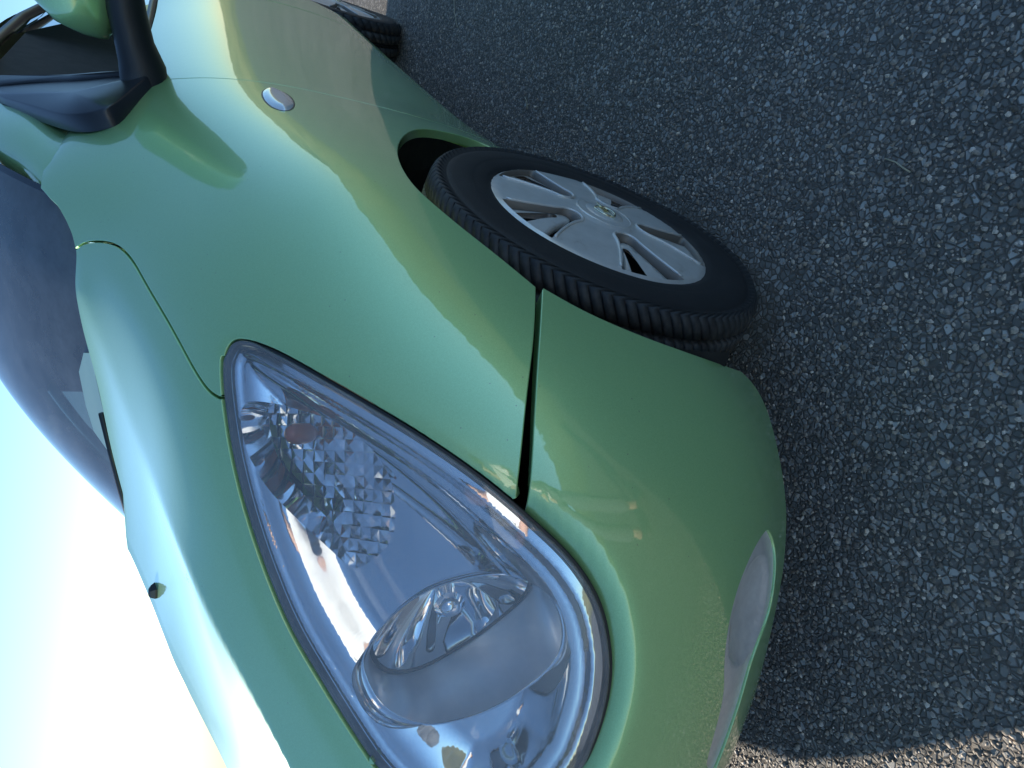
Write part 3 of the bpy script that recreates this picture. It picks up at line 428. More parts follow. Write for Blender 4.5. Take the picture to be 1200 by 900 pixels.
# loose-looking aggregate standing proud of the binder round the car and the camera
def stones():
    cell = .0074
    xs = np.arange(-2.6, 1.35, cell); ys = np.arange(-.15, 2.05, cell)
    GX, GY = np.meshgrid(xs, ys, indexing='ij'); P = np.stack([GX.ravel(), GY.ravel()], 1)+rng.uniform(-.48, .48, (GX.size, 2))*cell
    # ground that the lens or a step aside can take in
    f, r, u = f_, r_, u_
    d = np.c_[P, np.zeros(len(P))]-np.array(CAM_POS); z = d@f; ku = (d@r)/z; kv = (d@u)/z
    near = (abs(ku) < .95) & (kv > -1.25) & (kv < .5) & (z > .2)
    under = (P[:, 0] > -.2) & (P[:, 0] < .2) & (P[:, 1] > .66) & (P[:, 1] < .84)
    P = P[near & ~under]
    dist = np.linalg.norm(np.c_[P, np.zeros(len(P))]-np.array(CAM_POS), axis=1)
    keep = rng.random(len(P)) < np.clip(2.4/dist, .25, 1)*.86; P = P[keep]; dist = dist[keep]
    m = len(P); k = 6
    rad = rng.gamma(6.5, .00050, m).clip(.0012, .0068)*np.clip(dist/2.2, 1, 1.5); asp = rng.uniform(.55, 1, m); rot = rng.uniform(0, math.pi, m)
    an = (np.arange(k)/k*2*math.pi)[None]+rng.uniform(-.35, .35, (m, k)); rr = rad[:, None]*rng.uniform(.72, 1.18, (m, k))
    bx_ = rr*np.cos(an); by = rr*np.sin(an)*asp[:, None]; X = bx_*np.cos(rot)[:, None]-by*np.sin(rot)[:, None]; Y = bx_*np.sin(rot)[:, None]+by*np.cos(rot)[:, None]
    h = rng.uniform(.0005, .0018, m)*np.clip(rad/.004, .6, 1.4); tx = rng.normal(0, .16, m); ty = rng.normal(0, .16, m); top = .62
    V = np.zeros((m, 2*k, 3))
    V[:, :k, 0] = P[:, :1]+X; V[:, :k, 1] = P[:, 1:]+Y; V[:, :k, 2] = -.0008
    V[:, k:, 0] = P[:, :1]+X*top; V[:, k:, 1] = P[:, 1:]+Y*top; V[:, k:, 2] = np.maximum(h[:, None]+tx[:, None]*X*top+ty[:, None]*Y*top, .0003)
    base = (np.arange(m)*2*k)[:, None]; i = np.arange(k); q = np.stack([i, (i+1) % k, (i+1) % k+k, i+k], 1).ravel()
    loops = np.concatenate([base+q[None], base+(np.arange(k)+k)[None]], 1).ravel()
    sizes = np.tile(np.r_[np.full(k, 4), k], m); starts = np.r_[0, np.cumsum(sizes)[:-1]]
    me = bpy.data.meshes.new('asphalt_chippings'); me.vertices.add(m*2*k); me.vertices.foreach_set('co', V.ravel())
    me.loops.add(len(loops)); me.loops.foreach_set('vertex_index', loops.astype(np.int32)); me.polygons.add(len(sizes)); me.polygons.foreach_set('loop_start', starts.astype(np.int32))
    me.update(calc_edges=True); me.validate()
    tone = np.exp(rng.normal(-1.5, .42, m)).clip(.08, .65); warm = rng.normal(0, .035, m)
    colr = np.stack([tone*(1.27+warm), tone, tone*(.76-warm), np.ones(m)], 1); colr = np.repeat(colr, 2*k, 0)
    a = me.color_attributes.new('tone', 'FLOAT_COLOR', 'POINT'); a.data.foreach_set('color', colr.ravel())
    me.materials.append(M_stone); o = bpy.data.objects.new('asphalt_chippings', me); COL.objects.link(o)
    tag(o, 'grey stone chippings bedded in the dark asphalt', 'gravel', kind='stuff'); return m
print('stones', stones())

# dry stalks blown onto the asphalt
M_straw = mat('dry_straw', (.42, .37, .25), .7)
for k, (pts, lab) in enumerate((
        ([(.226, 1.057, .004), (.247, 1.058, .006), (.261, 1.055, .006), (.275, 1.053, .004)], 'short pale straw lying on the open asphalt beside the front wheel'),
        ([(-1.835, 1.004, .004), (-1.785, .966, .009), (-1.728, .922, .004)], 'long thin dry stalk on the asphalt ahead of the rear wheel'),
        ([(-1.01, .845, .004), (-.985, .838, .006), (-.97, .82, .004)], 'tiny bent dry stem on the asphalt below the door edge'))):
    v, f = tube(pts, .0011, 5); tag(obj('dry_stalk', v, f, M_straw), lab, 'straw', 'dry stalks on the asphalt')

# ================================================================== CAR
WIPER = [(.37, .045), (.42, .04), (.48, .028), (.53, .012), (.58, .0), (.61, .0)]
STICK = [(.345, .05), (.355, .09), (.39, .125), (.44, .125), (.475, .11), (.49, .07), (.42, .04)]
JET = (4.85, 10.9)
car = empty('car'); tag(car, 'green metallic hatchback parked on dark asphalt, its front left corner filling the view', 'car')
def idx(curve, uv): return int(np.argmin((((np.asarray(curve)-uv)*[KU, KV])**2).sum(1)))
hl_out = resample(C['hl_out'], .003); hl_in = resample(C['hl_in'], .003); hoodgap = resample(C['hoodgap'], .003)
seam_f = resample(C['seam_f'], .004); seam_b = resample(C['seam_b'], .004); arch_f = resample(C['arch_f'], .005); arch_b = resample(C['arch_b'], .005)
gapc = resample(C['gap'], .006); crest = resample(C['crest'], .006); bot = resample(C['bot'], .005)
i_f = idx(hl_out, seam_f[-1]); i_b = idx(hl_out, seam_b[-1]); i_t = idx(hl_in, hoodgap[-1])
gap_bot = np.array([[9.17, 1.9], [9.18, 1.2], [9.19, .75]])
sail_edge = np.array([[10.17, 7.75], [10.1, 8.1], [10.05, 8.5], [10.1, 8.85], [10.2, 9.209]])
fgap = np.array([[10.2, 9.209], [10.08, 9.4], [9.95, 9.55], [9.75, 9.66], [9.474, 9.78]])
fgap = resample(fgap, .004); wsedge = resample(np.array([[9.474, 9.78], [9.2, 9.66], [9.0, 9.56], [8.78, 9.52], [8.6, 9.52], tuple(C['hoodgap'][0])]), .004)
gap_full = resample(np.vstack([C['gap'][:-3], [[9.155, 2.7]], gap_bot]), .006)

wing_loop = join(hl_in[:i_t+1][::-1], hl_out[:i_f+1], seam_f[::-1], arch_f[::-1], [[8.55, 1.2], [8.5, .75]], resample(np.array([[8.5, .75], [9.19, .75]]), .01), gap_full[::-1], resample(sail_edge, .006), fgap, wsedge, hoodgap)
def lip(depth, width, curve):
    cv = np.asarray(curve)*[KU, KV]
    def d_(uv, X):
        P_ = uv*[KU, KV]; m = np.full(len(P_), 1e9)
        for a, b2 in zip(cv[:-1:2], cv[2::2]):
            d = b2-a; t = np.clip(((P_-a)@d)/(d@d+1e-12), 0, 1); m = np.minimum(m, ((P_-a-t[:, None]*d)**2).sum(1))
        m = np.sqrt(m); return depth*np.clip(1-m/width, 0, 1)**3
    return d_
wing = panel('front_wing', wing_loop, M_paint, car, gap=.0030, flange=.016, disp=lip(.004, .014, hl_out[:i_f+4]), su=.009, sv=.009)
low_rear = resample(np.array([gap_full[0]+[0, -.05], (9.4, 7.7), (8.7, 8.2), (8.0, 8.85)]), .006); i_h = idx(hoodgap, (8.0, 8.85))
far_loop = join(hl_in[:i_t+1][::-1], hl_out[:i_f+1], seam_f[::-1], arch_f[::-1], [[8.55, 1.2], [8.5, .75]], [[9.19, .75]], gap_full[::-1], low_rear, hoodgap[i_h:])
tmp = panel('front_wing', far_loop, M_paint, car, gap=.002, flange=.016, su=.02, sv=.02); mirror_of(tmp, car); bpy.data.objects.remove(tmp)

front_edge = resample(np.vstack([C['hl_in'][-2:], [[2.02, 5.3], [1.86, 5.06], [1.55, 4.9], [1.1, 4.78], [.5, 4.7], [0, 4.68]]]), .006, smooth=3); front_edge[-1] = (0, 4.68)
spine_u = np.linspace(crest[-1][0]-.1, 0, 60)
hood_loop = join(crest, np.stack([spine_u, np.full(60, 11.)], 1), np.stack([np.zeros(60), np.linspace(11, 4.68, 60)], 1), front_edge[::-1], hl_in[i_t:][::-1], hoodgap[::-1])
hood_gap = np.where((np.abs(hood_loop[:, 0]) < .02) | (hood_loop[:, 1] > 10.97), 0, .0034)
def on_axis(lp): return (np.abs(lp[:, 0]) < .02) | (lp[:, 1] > 10.97)
bandc = np.vstack([[[8.45, 9.62]], C['band'], [[1.2, 6.2], [.6, 5.6]]]); bandc = resample(bandc, .008); bsm = bandc*[KU, KV]
edge_c = np.vstack([hoodgap, hl_in[i_t:], front_edge])[::3]*[KU, KV]
def polydist(P_, cv):
    m = np.full(len(P_), 1e9)
    for a, b2 in zip(cv[:-1], cv[1:]):
        d = b2-a; t = np.clip(((P_-a)@d)/(d@d+1e-12), 0, 1); m = np.minimum(m, ((P_-a-t[:, None]*d)**2).sum(1))
    return np.sqrt(m)
def swage(uv, X):                      # pressed shoulder line along the bonnet
    P_ = uv*[KU, KV]; d = polydist(P_, bsm); e = polydist(P_, edge_c); return -.011*np.exp(-(np.sqrt(d*d+.008**2)-.008)/.075)*ss(e, .0, .05)
bonnet = panel('bonnet', hood_loop, M_paint, car, gap=hood_gap, flange=.016, skip=on_axis, su=.008, sv=.008, sym=True, disp=swage)

# bumper with the fog-lamp recess and two grille openings
bot_end = resample(np.array([C['bot'][-1], [1.3, .60], [.8, .55], [0, .52]]), .008); bot_end[-1] = (0, .52)
lower_grille = resample(np.array([[0, 2.35], [.7, 2.33], [1.15, 2.2], [1.35, 1.8], [1.2, 1.35], [.7, 1.2], [0, 1.18]]), .006); lower_grille[0] = (0, 2.35); lower_grille[-1] = (0, 1.18)
upper_grille = resample(np.array([[0, 4.35], [.7, 4.36], [1.2, 4.36], [1.38, 4.15], [1.2, 3.85], [.7, 3.8], [0, 3.8]]), .006); upper_grille[0] = (0, 4.35); upper_grille[-1] = (0, 3.8)
hl_low = resample(np.vstack([C['hl_out'][-2:], [[2.12, 3.5], [1.9, 3.95], [1.82, 4.4], [1.86, 4.75]]]), .004)
b_edge = np.array([[1.86, 4.75], [1.55, 4.72], [1.1, 4.62], [.5, 4.54], [0, 4.52]]); b_edge = resample(b_edge, .006); b_edge[-1] = (0, 4.52)
fogl = resample(C['fogl'], .003); fogr = resample(C['fogr'], .003)
fog_loop = resample(join(fogl, [[2.02, 1.55], [1.92, 1.45]], fogr[::-1]), .003, closed=True, smooth=3)
bump_loop = join(seam_b[::-1], arch_b, bot, bot_end, np.stack([np.zeros(8), np.linspace(.52, 1.18, 8)], 1), lower_grille[::-1], np.stack([np.zeros(14), np.linspace(2.35, 3.8, 14)], 1), upper_grille[::-1],
                 np.stack([np.zeros(3), np.linspace(4.35, 4.52, 3)], 1), b_edge[::-1], hl_low[::-1], hl_out[i_b:][::-1])
bumper = panel('front_bumper', bump_loop, M_paint, car, holes=[fog_loop], gap=0, flange=.022, skip=lambda lp: np.abs(lp[:, 0]) < .02, sym=True, hole_flange=.018, disp=lip(.015, .042, np.vstack([hl_out[i_b:], hl_low])), su=.0055, sv=.0055)

# fog-lamp blank: silver plate with an oval dish
dish = resample(C['dish'], .003, closed=True)
dp = dish*[KU, KV]; dc = dp.mean(0); _fl = fogl*[KU, KV]; _k = np.argmin(((_fl-dc)**2).sum(1)); dc = dc+.22*(_fl[_k]-dc); _w, dv_ = np.linalg.eigh(np.cov((dp-dc).T)); dr = np.abs((dp-dc)@dv_).max(0)
def dish_depth(uv, X):
    P = uv*[KU, KV]; q = (P-dc)@dv_/(dr*[.70, .92]); rr = np.sqrt((q**2).sum(1)); e = segdist(P, fog_loop*[KU, KV])
    return np.where(rr < 1, .0025*ss(1-rr, 0, .07)+.016*(1-np.clip(rr, 0, 1)**2), 0)+.002*ss(e, 0, .004)-.001
fog = panel('fog_lamp_blank', shrink(fog_loop, .0008), M_silver, car, flange=.01, offset=.004, su=.0035, sv=.0035, disp=dish_depth)
mirror_of(fog, car)
for zz, v0, v1, u1 in (('lower', 1.1, 2.42, 1.4), ('upper', 3.75, 4.42, 1.42)):
    us = np.linspace(0, u1, 24); vs = np.linspace(v0, v1, 8); uu_, vv_ = np.meshgrid(us, vs, indexing='ij'); X, N = nrmo(uu_.ravel(), vv_.ravel()); X = X-N*.035
    X2 = X*[1, -1, 1]; F = grid_faces(24, 8); obj('grille_backing', np.vstack([X, X2]), F+[tuple(192+i for i in f[::-1]) for f in F], M_void, car)
    for k in range(4 if zz == 'lower' else 1):
        vv0 = v0+.1+(v1-v0-.2)*(k+.5)/(4 if zz == 'lower' else 1); us = np.linspace(-u1, u1, 30); X, N = nrmo(abs(us), np.full(30, vv0)); s = np.sign(us)[:, None]; X = (X-N*.014)*np.where(s < 0, [[1, -1, 1]], [[1, 1, 1]])
        v, f = tube(X, .006 if zz == 'lower' else .012, 8); obj('grille_bar', v, f, M_trim if zz == 'lower' else M_chrome, car)

# ------------------------------------------------------------------ headlight
hl_close = resample(np.vstack([C['hl_out'][-2:], [[2.14, 3.55], [1.93, 4.0], [1.85, 4.5], [1.89, 4.95], [2.05, 5.25]], C['hl_in'][-2:][::-1]]), .003)
hl_loop = join(hl_out, hl_close[6:-6], hl_in[::-1])
is_out = segdist(hl_loop*[KU, KV], (hl_out[25:])*[KU, KV]) < .004
g = np.where(is_out, .0055, .0016)
for _ in range(40): g = .25*np.roll(g, 1)+.5*g+.25*np.roll(g, -1)
lens_loop = shrink(hl_loop, g)
def clean(lp, step=.003):
    return resample(lp, step, closed=True, smooth=2)
lens_loop = clean(lens_loop); hl_cl = clean(shrink(hl_loop, .0006))
head = empty('headlight', (0, 0, 0), car)
seal = panel('rubber_seal', hl_cl, M_black, head, holes=[clean(shrink(lens_loop, .001))], offset=.005, flange=.01, su=.006, sv=.006)
lens = panel('lens', lens_loop, M_lens, head, offset=.0025, flange=.012, su=.012, sv=.012, rad=.003)
ring = resample(C['ring'], .003, closed=True, smooth=3); ind = resample(C['ind'], .003, closed=True)
refl_loop = clean(shrink(lens_loop, .004)); scl = np.array([KU, KV])
def refl_depth(uv, X=None):
    d = segdist(uv*scl, refl_loop*scl)
    return .009+.005*ss(d, .010, .019)+.034*ss(d, .021, .085)
refl = panel('reflector', refl_loop, M_refl, head, holes=[ring, ind], flange=.0, hole_flange=0, su=.0028, sv=.0028, disp=refl_depth)
# low-beam shroud: lip, satin barrel, black gasket, parabolic bowl with the bulb cap
X, N = nrmo(ring[:, 0], ring[:, 1]); P0 = X-N*.040; PR = X-N*refl_depth(ring)[:, None]; axis = np.array([-.955, -.22, -.19]); axis /= np.linalg.norm(axis)
cen = P0.mean(0); m_ = len(ring)
def ring_at(depth, scale, lift=0.):
    c2 = cen+axis*depth; Q = P0-cen
    flat = Q-(Q@axis)[:, None]*axis          # barrel ends square to the lamp axis
    k = min(1, depth/.05); return c2+(Q*(1-k)+flat*k)*scale+N*lift
rows = [PR-N*.0005, ring_at(0, 1.012, .0045), ring_at(0, .995, .006), ring_at(0, .978, .0045)]
obj('shroud_lip', np.vstack(rows), grid_faces(4, m_, True), M_chrome, head)
rows = [ring_at(0, .978, .0045), ring_at(.012, .965), ring_at(.03, .955), ring_at(.045, .95), ring_at(.062, .942)]
obj('shroud', np.vstack(rows), grid_faces(len(rows), m_, True), M_satin, head)
rows = [ring_at(.062, .942), ring_at(.0625, .905), ring_at(.0645, .893)]
obj('gasket', np.vstack(rows), grid_faces(len(rows), m_, True), M_black, head)
fr = [.893, .8, .68, .55, .42, .3, .18, .08, .02]; rows = [ring_at(.0645+.06*(1-(q/.893)**2), q) for q in fr]
bowl = np.vstack(rows)
ang = np.tile(np.arange(m_)/m_, len(fr)); bowl = bowl+axis*(.004*np.abs(np.sin(ang*math.pi*5)))[:, None]*np.repeat(np.array(fr) < .87, m_)[:, None]
obj('bowl', bowl, grid_faces(len(fr), m_, True), M_refl, head)
c0 = cen+axis*.06; v, f = tube([cen+axis*.12, c0+axis*.02, c0+axis*.012, c0], [.012, .013, .019, .008], 16); obj('bulb_cap', v, f, M_chrome, head)
# indicator pocket: wall, faceted reflector, orange bulb
X, N = nrmo(ind[:, 0], ind[:, 1]); Pi = X-N*refl_depth(ind)[:, None]; nb = N.mean(0); nb /= np.linalg.norm(nb); ci = Pi.mean(0)
rows = [Pi, Pi-nb*.02, ci+(Pi-ci)*.93-nb*.040]
obj('indicator_wall', np.vstack(rows), grid_faces(3, len(ind), True), M_refl, head)
e1 = np.cross(nb, [0, 0, 1]); e1 /= np.linalg.norm(e1); e2 = np.cross(nb, e1)
V = []; F = []; a0, a1 = ((Pi-ci)@e1).min(), ((Pi-ci)@e1).max(); b0, b1 = ((Pi-ci)@e2).min(), ((Pi-ci)@e2).max(); NA, NB = 13, 13
for i in range(NA):
    for j in range(NB):
        q = [(i, j), (i+1, j), (i+1, j+1), (i, j+1)]; k = len(V); tx, ty = rng.normal(0, .28, 2)
        mu, mv = (i+.5)/NA, (j+.5)/NB; dep = .048-.03*((mu-.5)**2+(mv-.5)**2)*2
        for (x, y) in q:
            pa, pb = a0+(a1-a0)*x/NA, b0+(b1-b0)*y/NB; V.append(ci+e1*pa+e2*pb-nb*(dep+(tx*(x-i-.5)+ty*(y-j-.5))*.007))
        V.append(ci+e1*(a0+(a1-a0)*(i+.5)/NA)+e2*(b0+(b1-b0)*(j+.5)/NB)-nb*(dep-.0012)); F += [(k, k+1, k+4), (k+1, k+2, k+4), (k+2, k+3, k+4), (k+3, k, k+4)]
ok = inside(np.stack([(Pi-ci)@e1, (Pi-ci)@e2], 1)*.985, np.stack([(np.array(V)-ci)@e1, (np.array(V)-ci)@e2], 1))
F = [f for f in F if ok[list(f)].any()]
obj('indicator_facets', V, F, M_facet, head, smooth=False)
bu = nrmo(np.array([5.07]), np.array([7.0])); pb = C['bulb'][0] if 'bulb' in C else (5.0, 6.7)
X, N = nrmo(np.array([pb[0]]), np.array([pb[1]])); q = X[0]-N[0]*.040
prof = [(-.022, .004), (-.020, .010), (-.010, .0115), (.002, .0115), (.010, .010), (.015, .006), (.0165, .001)]
v, f = tube([q+nb*t*1.2 for t, _ in prof], [r*1.15 for _, r in prof], 14); obj('indicator_bulb', v, f, M_orange, head)
head_r = empty('headlight', (0, 0, 0), car)
for o in list(head.children): mirror_of(o, head_r)

# ------------------------------------------------------------------ door, quarter panel, tail
belt_v = 7.62; sill_v = 1.38
def at_x(x, v):
    lo, hi = 0., 18.
    for _ in range(40):
        mid = (lo+hi)/2
        if ev([mid], [v])[0][0] > x: lo = mid
        else: hi = mid
    return lo
def vline(x, v0, v1, k=40): return np.array([(at_x(x, v), v) for v in np.linspace(v0, v1, k)])
def hline(x0, x1, v, k=60): return np.array([(at_x(x, v), v) for x in np.linspace(x0, x1, k)])
gtop = gap_full[0]
top_f = resample(np.array([gtop, (10.42, 7.82), (10.7, 7.9), (11.3, 7.9), (13.4, 7.7)]), .01)
g_end = int(np.argmin(abs(gap_full[:, 1]-sill_v)))
door_loop = join(gap_full[:g_end], hline(-.47, -1.86, sill_v), vline(-1.86, sill_v, 7.6), top_f[::-1])
door = panel('door', door_loop, M_paint, car, gap=.0013, flange=.03, su=.02, sv=.014); mirror_of(door, car)
# rear arch on the sheet: solve u, v for points of a circle round the rear axle
def uv_xz(x, z):
    v = 3.
    for _ in range(30):
        u = at_x(x, v); v += (z-ev([u], [v])[0][2])/.11*.8; v = min(max(v, 0.), 9.)
    return at_x(x, v), v
arc = [uv_xz(-2.511+.345*math.cos(a), .303+.345*math.sin(a)) for a in np.linspace(R(4), R(172), 36)]
q_loop = join(hline(-1.868, -2.15, sill_v, 20), arc, [(at_x(-2.86, .6), .6)], [(15.6, .4), (16.5, .35), (18, .35)], np.stack([np.full(30, 18.), np.linspace(.35, 7.6, 30)], 1), resample(np.array([(18, 7.6), (16.5, 7.6), (15, 7.6), (13.45, 7.6)]), .02), vline(-1.868, 7.6, sill_v))
quarter = panel('rear_quarter', q_loop, M_paint, car, gap=.0, flange=.03, su=.025, sv=.02, skip=lambda lp: lp[:, 0] > 17.95); mirror_of(quarter, car)
# underbody and inner arches
tray = [ev([u], [.5])[0]*[.93, .9, 1] for u in np.linspace(0, 5.1, 24)]; tray = [(x, y, .185) for x, y, z in tray]+[(-.45, .70, .185)]; tray = tray+[(x, -y, z) for x, y, z in tray[::-1]]; k = len(tray)
obj('undertray', tray+[(x, y, .23) for x, y, z in tray], [tuple(range(k))[::-1], tuple(range(k, 2*k))]+[(i, (i+1) % k, k+(i+1) % k, k+i) for i in range(k)], M_void, car, smooth=False)
v, f = merge([box(-3.0, .30, -.62, .62, .20, .32), box(-2.1, -.42, -.735, .735, .21, .34), box(-.35, .40, -.48, .48, .3, .62)])
obj('underbody', v, f, M_void, car, smooth=False)
for sx in (0, -2.511):
    for s in (1, -1):
        th = np.linspace(R(-8), R(188), 40); rows = []
        for (yy, rr) in ((.775 if sx == 0 else .79, .352), (.70, .365), (.56, .37), (.54, .30), (.53, .05)):
            rows.append(np.stack([sx+rr*np.cos(th), np.full(40, s*yy), .303+rr*np.sin(th)], 1))
        obj('wheel_arch_liner', np.vstack(rows), grid_faces(5, 40), M_void, car)
if True:   # two plastic clips on the front liner
    for (x, y, z) in ((-.33, .72, .47), (-.30, .70, .40)):
        v, f = tube([(x-.012, y, z), (x+.006, y, z-.002)], [.012, .009], 10); obj('liner_clip', v, f, M_trim, car)
# side repeater lamp
rep = resample(C['rep'], .002, closed=True)
def rep_dome(uv, X):
    d = segdist(uv*scl, rep*scl); return -.0065*np.sqrt(ss(d, 0, .016))
ro = panel('side_repeater', rep, M_repl, car, flange=.006, su=.002, sv=.002, disp=rep_dome, offset=-.0008); mirror_of(ro, car)
gk = panel('repeater_gasket', shrink(rep, -.002), M_black, car, flange=.003, su=.004, sv=.004, offset=-.0006); mirror_of(gk, car)
# ------------------------------------------------------------------ greenhouse
def spl(pts, k):
    pts = np.array(pts, float); P_ = np.vstack([2*pts[0]-pts[1], pts, 2*pts[-1]-pts[-2]]); t = np.linspace(0, len(pts)-1-1e-9, k); i = t.astype(int); a = (t-i)[:, None]
    p0, p1, p2, p3 = P_[i], P_[i+1], P_[i+2], P_[i+3]; return .5*(2*p1+(p2-p0)*a+(2*p0-5*p1+4*p2-p3)*a*a+(3*p1-p0-3*p2+p3)*a**3)
base = spl([(-.436, .572, 1.146), (-.315, .535, 1.088), (-.245, .42, 1.052), (-.195, .22, 1.012), (-.190, 0, .992), (-.32, -.20, .985), (-.54, -.34, 1.0), (-.78, -.44, 1.04)], 60)
head_ = spl([(-1.16, .455, 1.425), (-1.12, .40, 1.44), (-1.08, .28, 1.455), (-1.07, .12, 1.465), (-1.13, -.05, 1.468), (-1.26, -.18, 1.465), (-1.43, -.29, 1.455), (-1.62, -.39, 1.44)], 60)
rows = []
for t in np.linspace(0, 1, 26):
    bow = .045*math.sin(math.pi*t); rows.append(base*(1-t)+head_*t+np.array([.35, 0, .9])*bow)
W = np.array(rows)
ws = obj('windscreen', W.reshape(-1, 3), [f[::-1] for f in grid_faces(26, 60)], M_glass, car)
# black border: a narrow strip just proud of the glass on its edges
def strip(idx0, k):
    A = W[:, idx0]; B = W[:, k]; d = (A-B); d /= np.linalg.norm(d, axis=1)[:, None]; n_ = np.cross(np.gradient(W[:, idx0], axis=0), d); n_ /= np.linalg.norm(n_, axis=1)[:, None]
    if n_[:, 2].mean() < 0: n_ = -n_
    return np.vstack([A+n_*.0015, A-d*.026+n_*.0015]), grid_faces(2, 26)
v, f = strip(0, 1); obj('windscreen_border', v, f, M_frit, car)
# A pillars
def pillar(outer, inner, side):
    o_ = spl(outer, 24); i_ = spl(inner, 24); rows = []
    for k in range(7):
        t = k/6; bow = math.sin(math.pi*t); P_ = i_*(1-t)+o_*t; d = np.gradient(P_, axis=0); w = o_-i_; n_ = np.cross(d, w); n_ /= np.linalg.norm(n_, axis=1)[:, None]
        if n_[:, 2].mean() < 0: n_ = -n_
        rows.append(P_+n_*(.022*bow)-n_*(.012*(t < .01)))
    return np.vstack(rows), grid_faces(7, 24)
Pf0 = ev([10.2], [9.209])[0]; Pf1 = ev([9.474], [9.78])[0]; inn = np.array([-.004, -.012, -.006])
v, f = pillar([ev([10.0], [8.6])[0]+inn, Pf0+inn*.4, (-.735, .610, 1.203), (-.89, .573, 1.285), (-1.2, .525, 1.39), (-1.6, .51, 1.445)], [ev([9.15], [9.5])[0]+inn, Pf1+inn*.4, (-.545, .535, 1.197), (-.68, .503, 1.256), (-.92, .475, 1.345), (-1.16, .455, 1.425)], 1)
pl_ = obj('windscreen_pillar', v, f, M_paint, car)
v, f = pillar([(-.90, -.50, 1.02), (-1.12, -.50, 1.17), (-1.38, -.49, 1.30), (-1.80, -.47, 1.43)], [(-.78, -.44, 1.04), (-1.02, -.43, 1.17), (-1.3, -.41, 1.31), (-1.62, -.39, 1.44)], -1)
obj('windscreen_pillar', v, f, M_paint, car)
# roof and tail glass, side glass
rl = spl([(-1.16, .455, 1.425), (-1.6, .51, 1.455), (-2.1, .52, 1.45), (-2.6, .5, 1.40), (-2.85, .47, 1.34)], 20); rows = []
for t in np.linspace(-1, 1, 17):
    q = rl.copy(); q[:, 1] *= t; q[:, 0] -= .45*ss(-t, .1, 1)*np.linspace(1, 0, 20); q[:, 2] += .045*(1-t*t); q[:, 0] += .06*(1-t*t)*np.linspace(1, 0, 20); rows.append(q)
obj('roof', np.vstack(rows), grid_faces(17, 20), M_paint, car)
rows = []
for t in np.linspace(0, 1, 6):
    y = .47+.13*t; rows.append(np.array([(-2.87-.16*t+.03*math.cos(a*math.pi/2)*0, y*a, 1.34-.31*t) for a in np.linspace(-1, 1, 9)]))
obj('tail_window', np.vstack(rows), grid_faces(6, 9), M_sideglass, car)
def sidey(z): return .74-(z-.985)*.55 if z < 1.285 else .575-(z-1.285)*.40
sg = [(-.60, .995), (-.70, 1.10), (-.80, 1.2), (-.95, 1.29), (-1.25, 1.385), (-1.6, 1.425), (-2.1, 1.42), (-2.6, 1.33), (-2.8, 1.2), (-2.85, 1.0), (-1.7, .985)]
for s in (1, -1):
    fx = lambda x, z: x if s > 0 else x-.55*float(ss(z, 1.0, 1.2))
    fy = lambda y, z: y if s > 0 else -y*(1-.2*float(ss(z, 1.0, 1.2)))
    V = [(fx(x, z), fy(sidey(z)-.018, z), z) for x, z in (sg if s < 0 else [(-1.9, .985), (-1.9, 1.425)]+sg[6:-1]) if x < -.9]; obj('side_window', V, [tuple(range(len(V)))], M_sideglass, car, smooth=False)
    v, f = tube([(-.74, s*.706, 1.015), (-1.2, s*.712, 1.015), (-1.9, s*.73, 1.01), (-2.8, s*.74, 1.02)], .012, 8); obj('window_seal', v, f, M_black, car)
    v, f = tube([(fx(x, z), fy(sidey(z)+.004, z), z) for x, z in ((-1.12, 1.33), (-1.28, 1.38), (-1.65, 1.42), (-2.1, 1.415), (-2.6, 1.33), (-2.82, 1.18), (-2.86, 1.02))], .016, 8); obj('window_frame', v, f, M_black, car)
v, f = merge([box(-2.7, -.75, -.6, .6, .45, .93)]); obj('cabin_floor', v, f, M_void, car, smooth=False)
v, f = merge([box(-2.6, -1.25, -.46, .52, .9, 1.38)]); obj('cabin_dark_block', v, f, M_void, car, smooth=False)  # dark box added to fill the cabin and block the sky behind the glass
v, f = box(-2.6, -1.05, -.64, -.47, .85, 1.10); obj('far_cabin_block', v, f, M_void, car, smooth=False)  # second dark box, added low on the far side to block the see-through
v, f = box(-1.5, -1.20, -.36, .47, 1.36, 1.42); obj('headliner_block', v, f, M_void, car, smooth=False)  # dark box added under the roof to block light through the cabin
# dashboard under the screen and two front seats
D = spl([(-.56, .56, 1.03), (-.45, .42, 1.0), (-.38, .2, .975), (-.37, 0, .965), (-.42, -.2, .965), (-.56, -.4, .975), (-.7, -.52, .985)], 40); v = np.vstack([D+[.1, 0, -.06], D, D+[-.28, 0, .015], D+[-.34, 0, -.12]])
obj('dashboard', v, grid_faces(4, 40), M_trim, car)
for s in (.33, -.33):
    v, f = tube([(-1.55, s, .6), (-1.62, s, .9), (-1.70, s, 1.12), (-1.73, s, 1.2), (-1.75, s, 1.23), (-1.76, s, 1.33), (-1.77, s, 1.36)], [.2, .22, .16, .06, .11, .11, .05], 14); obj('front_seat', v, f, M_void, car)
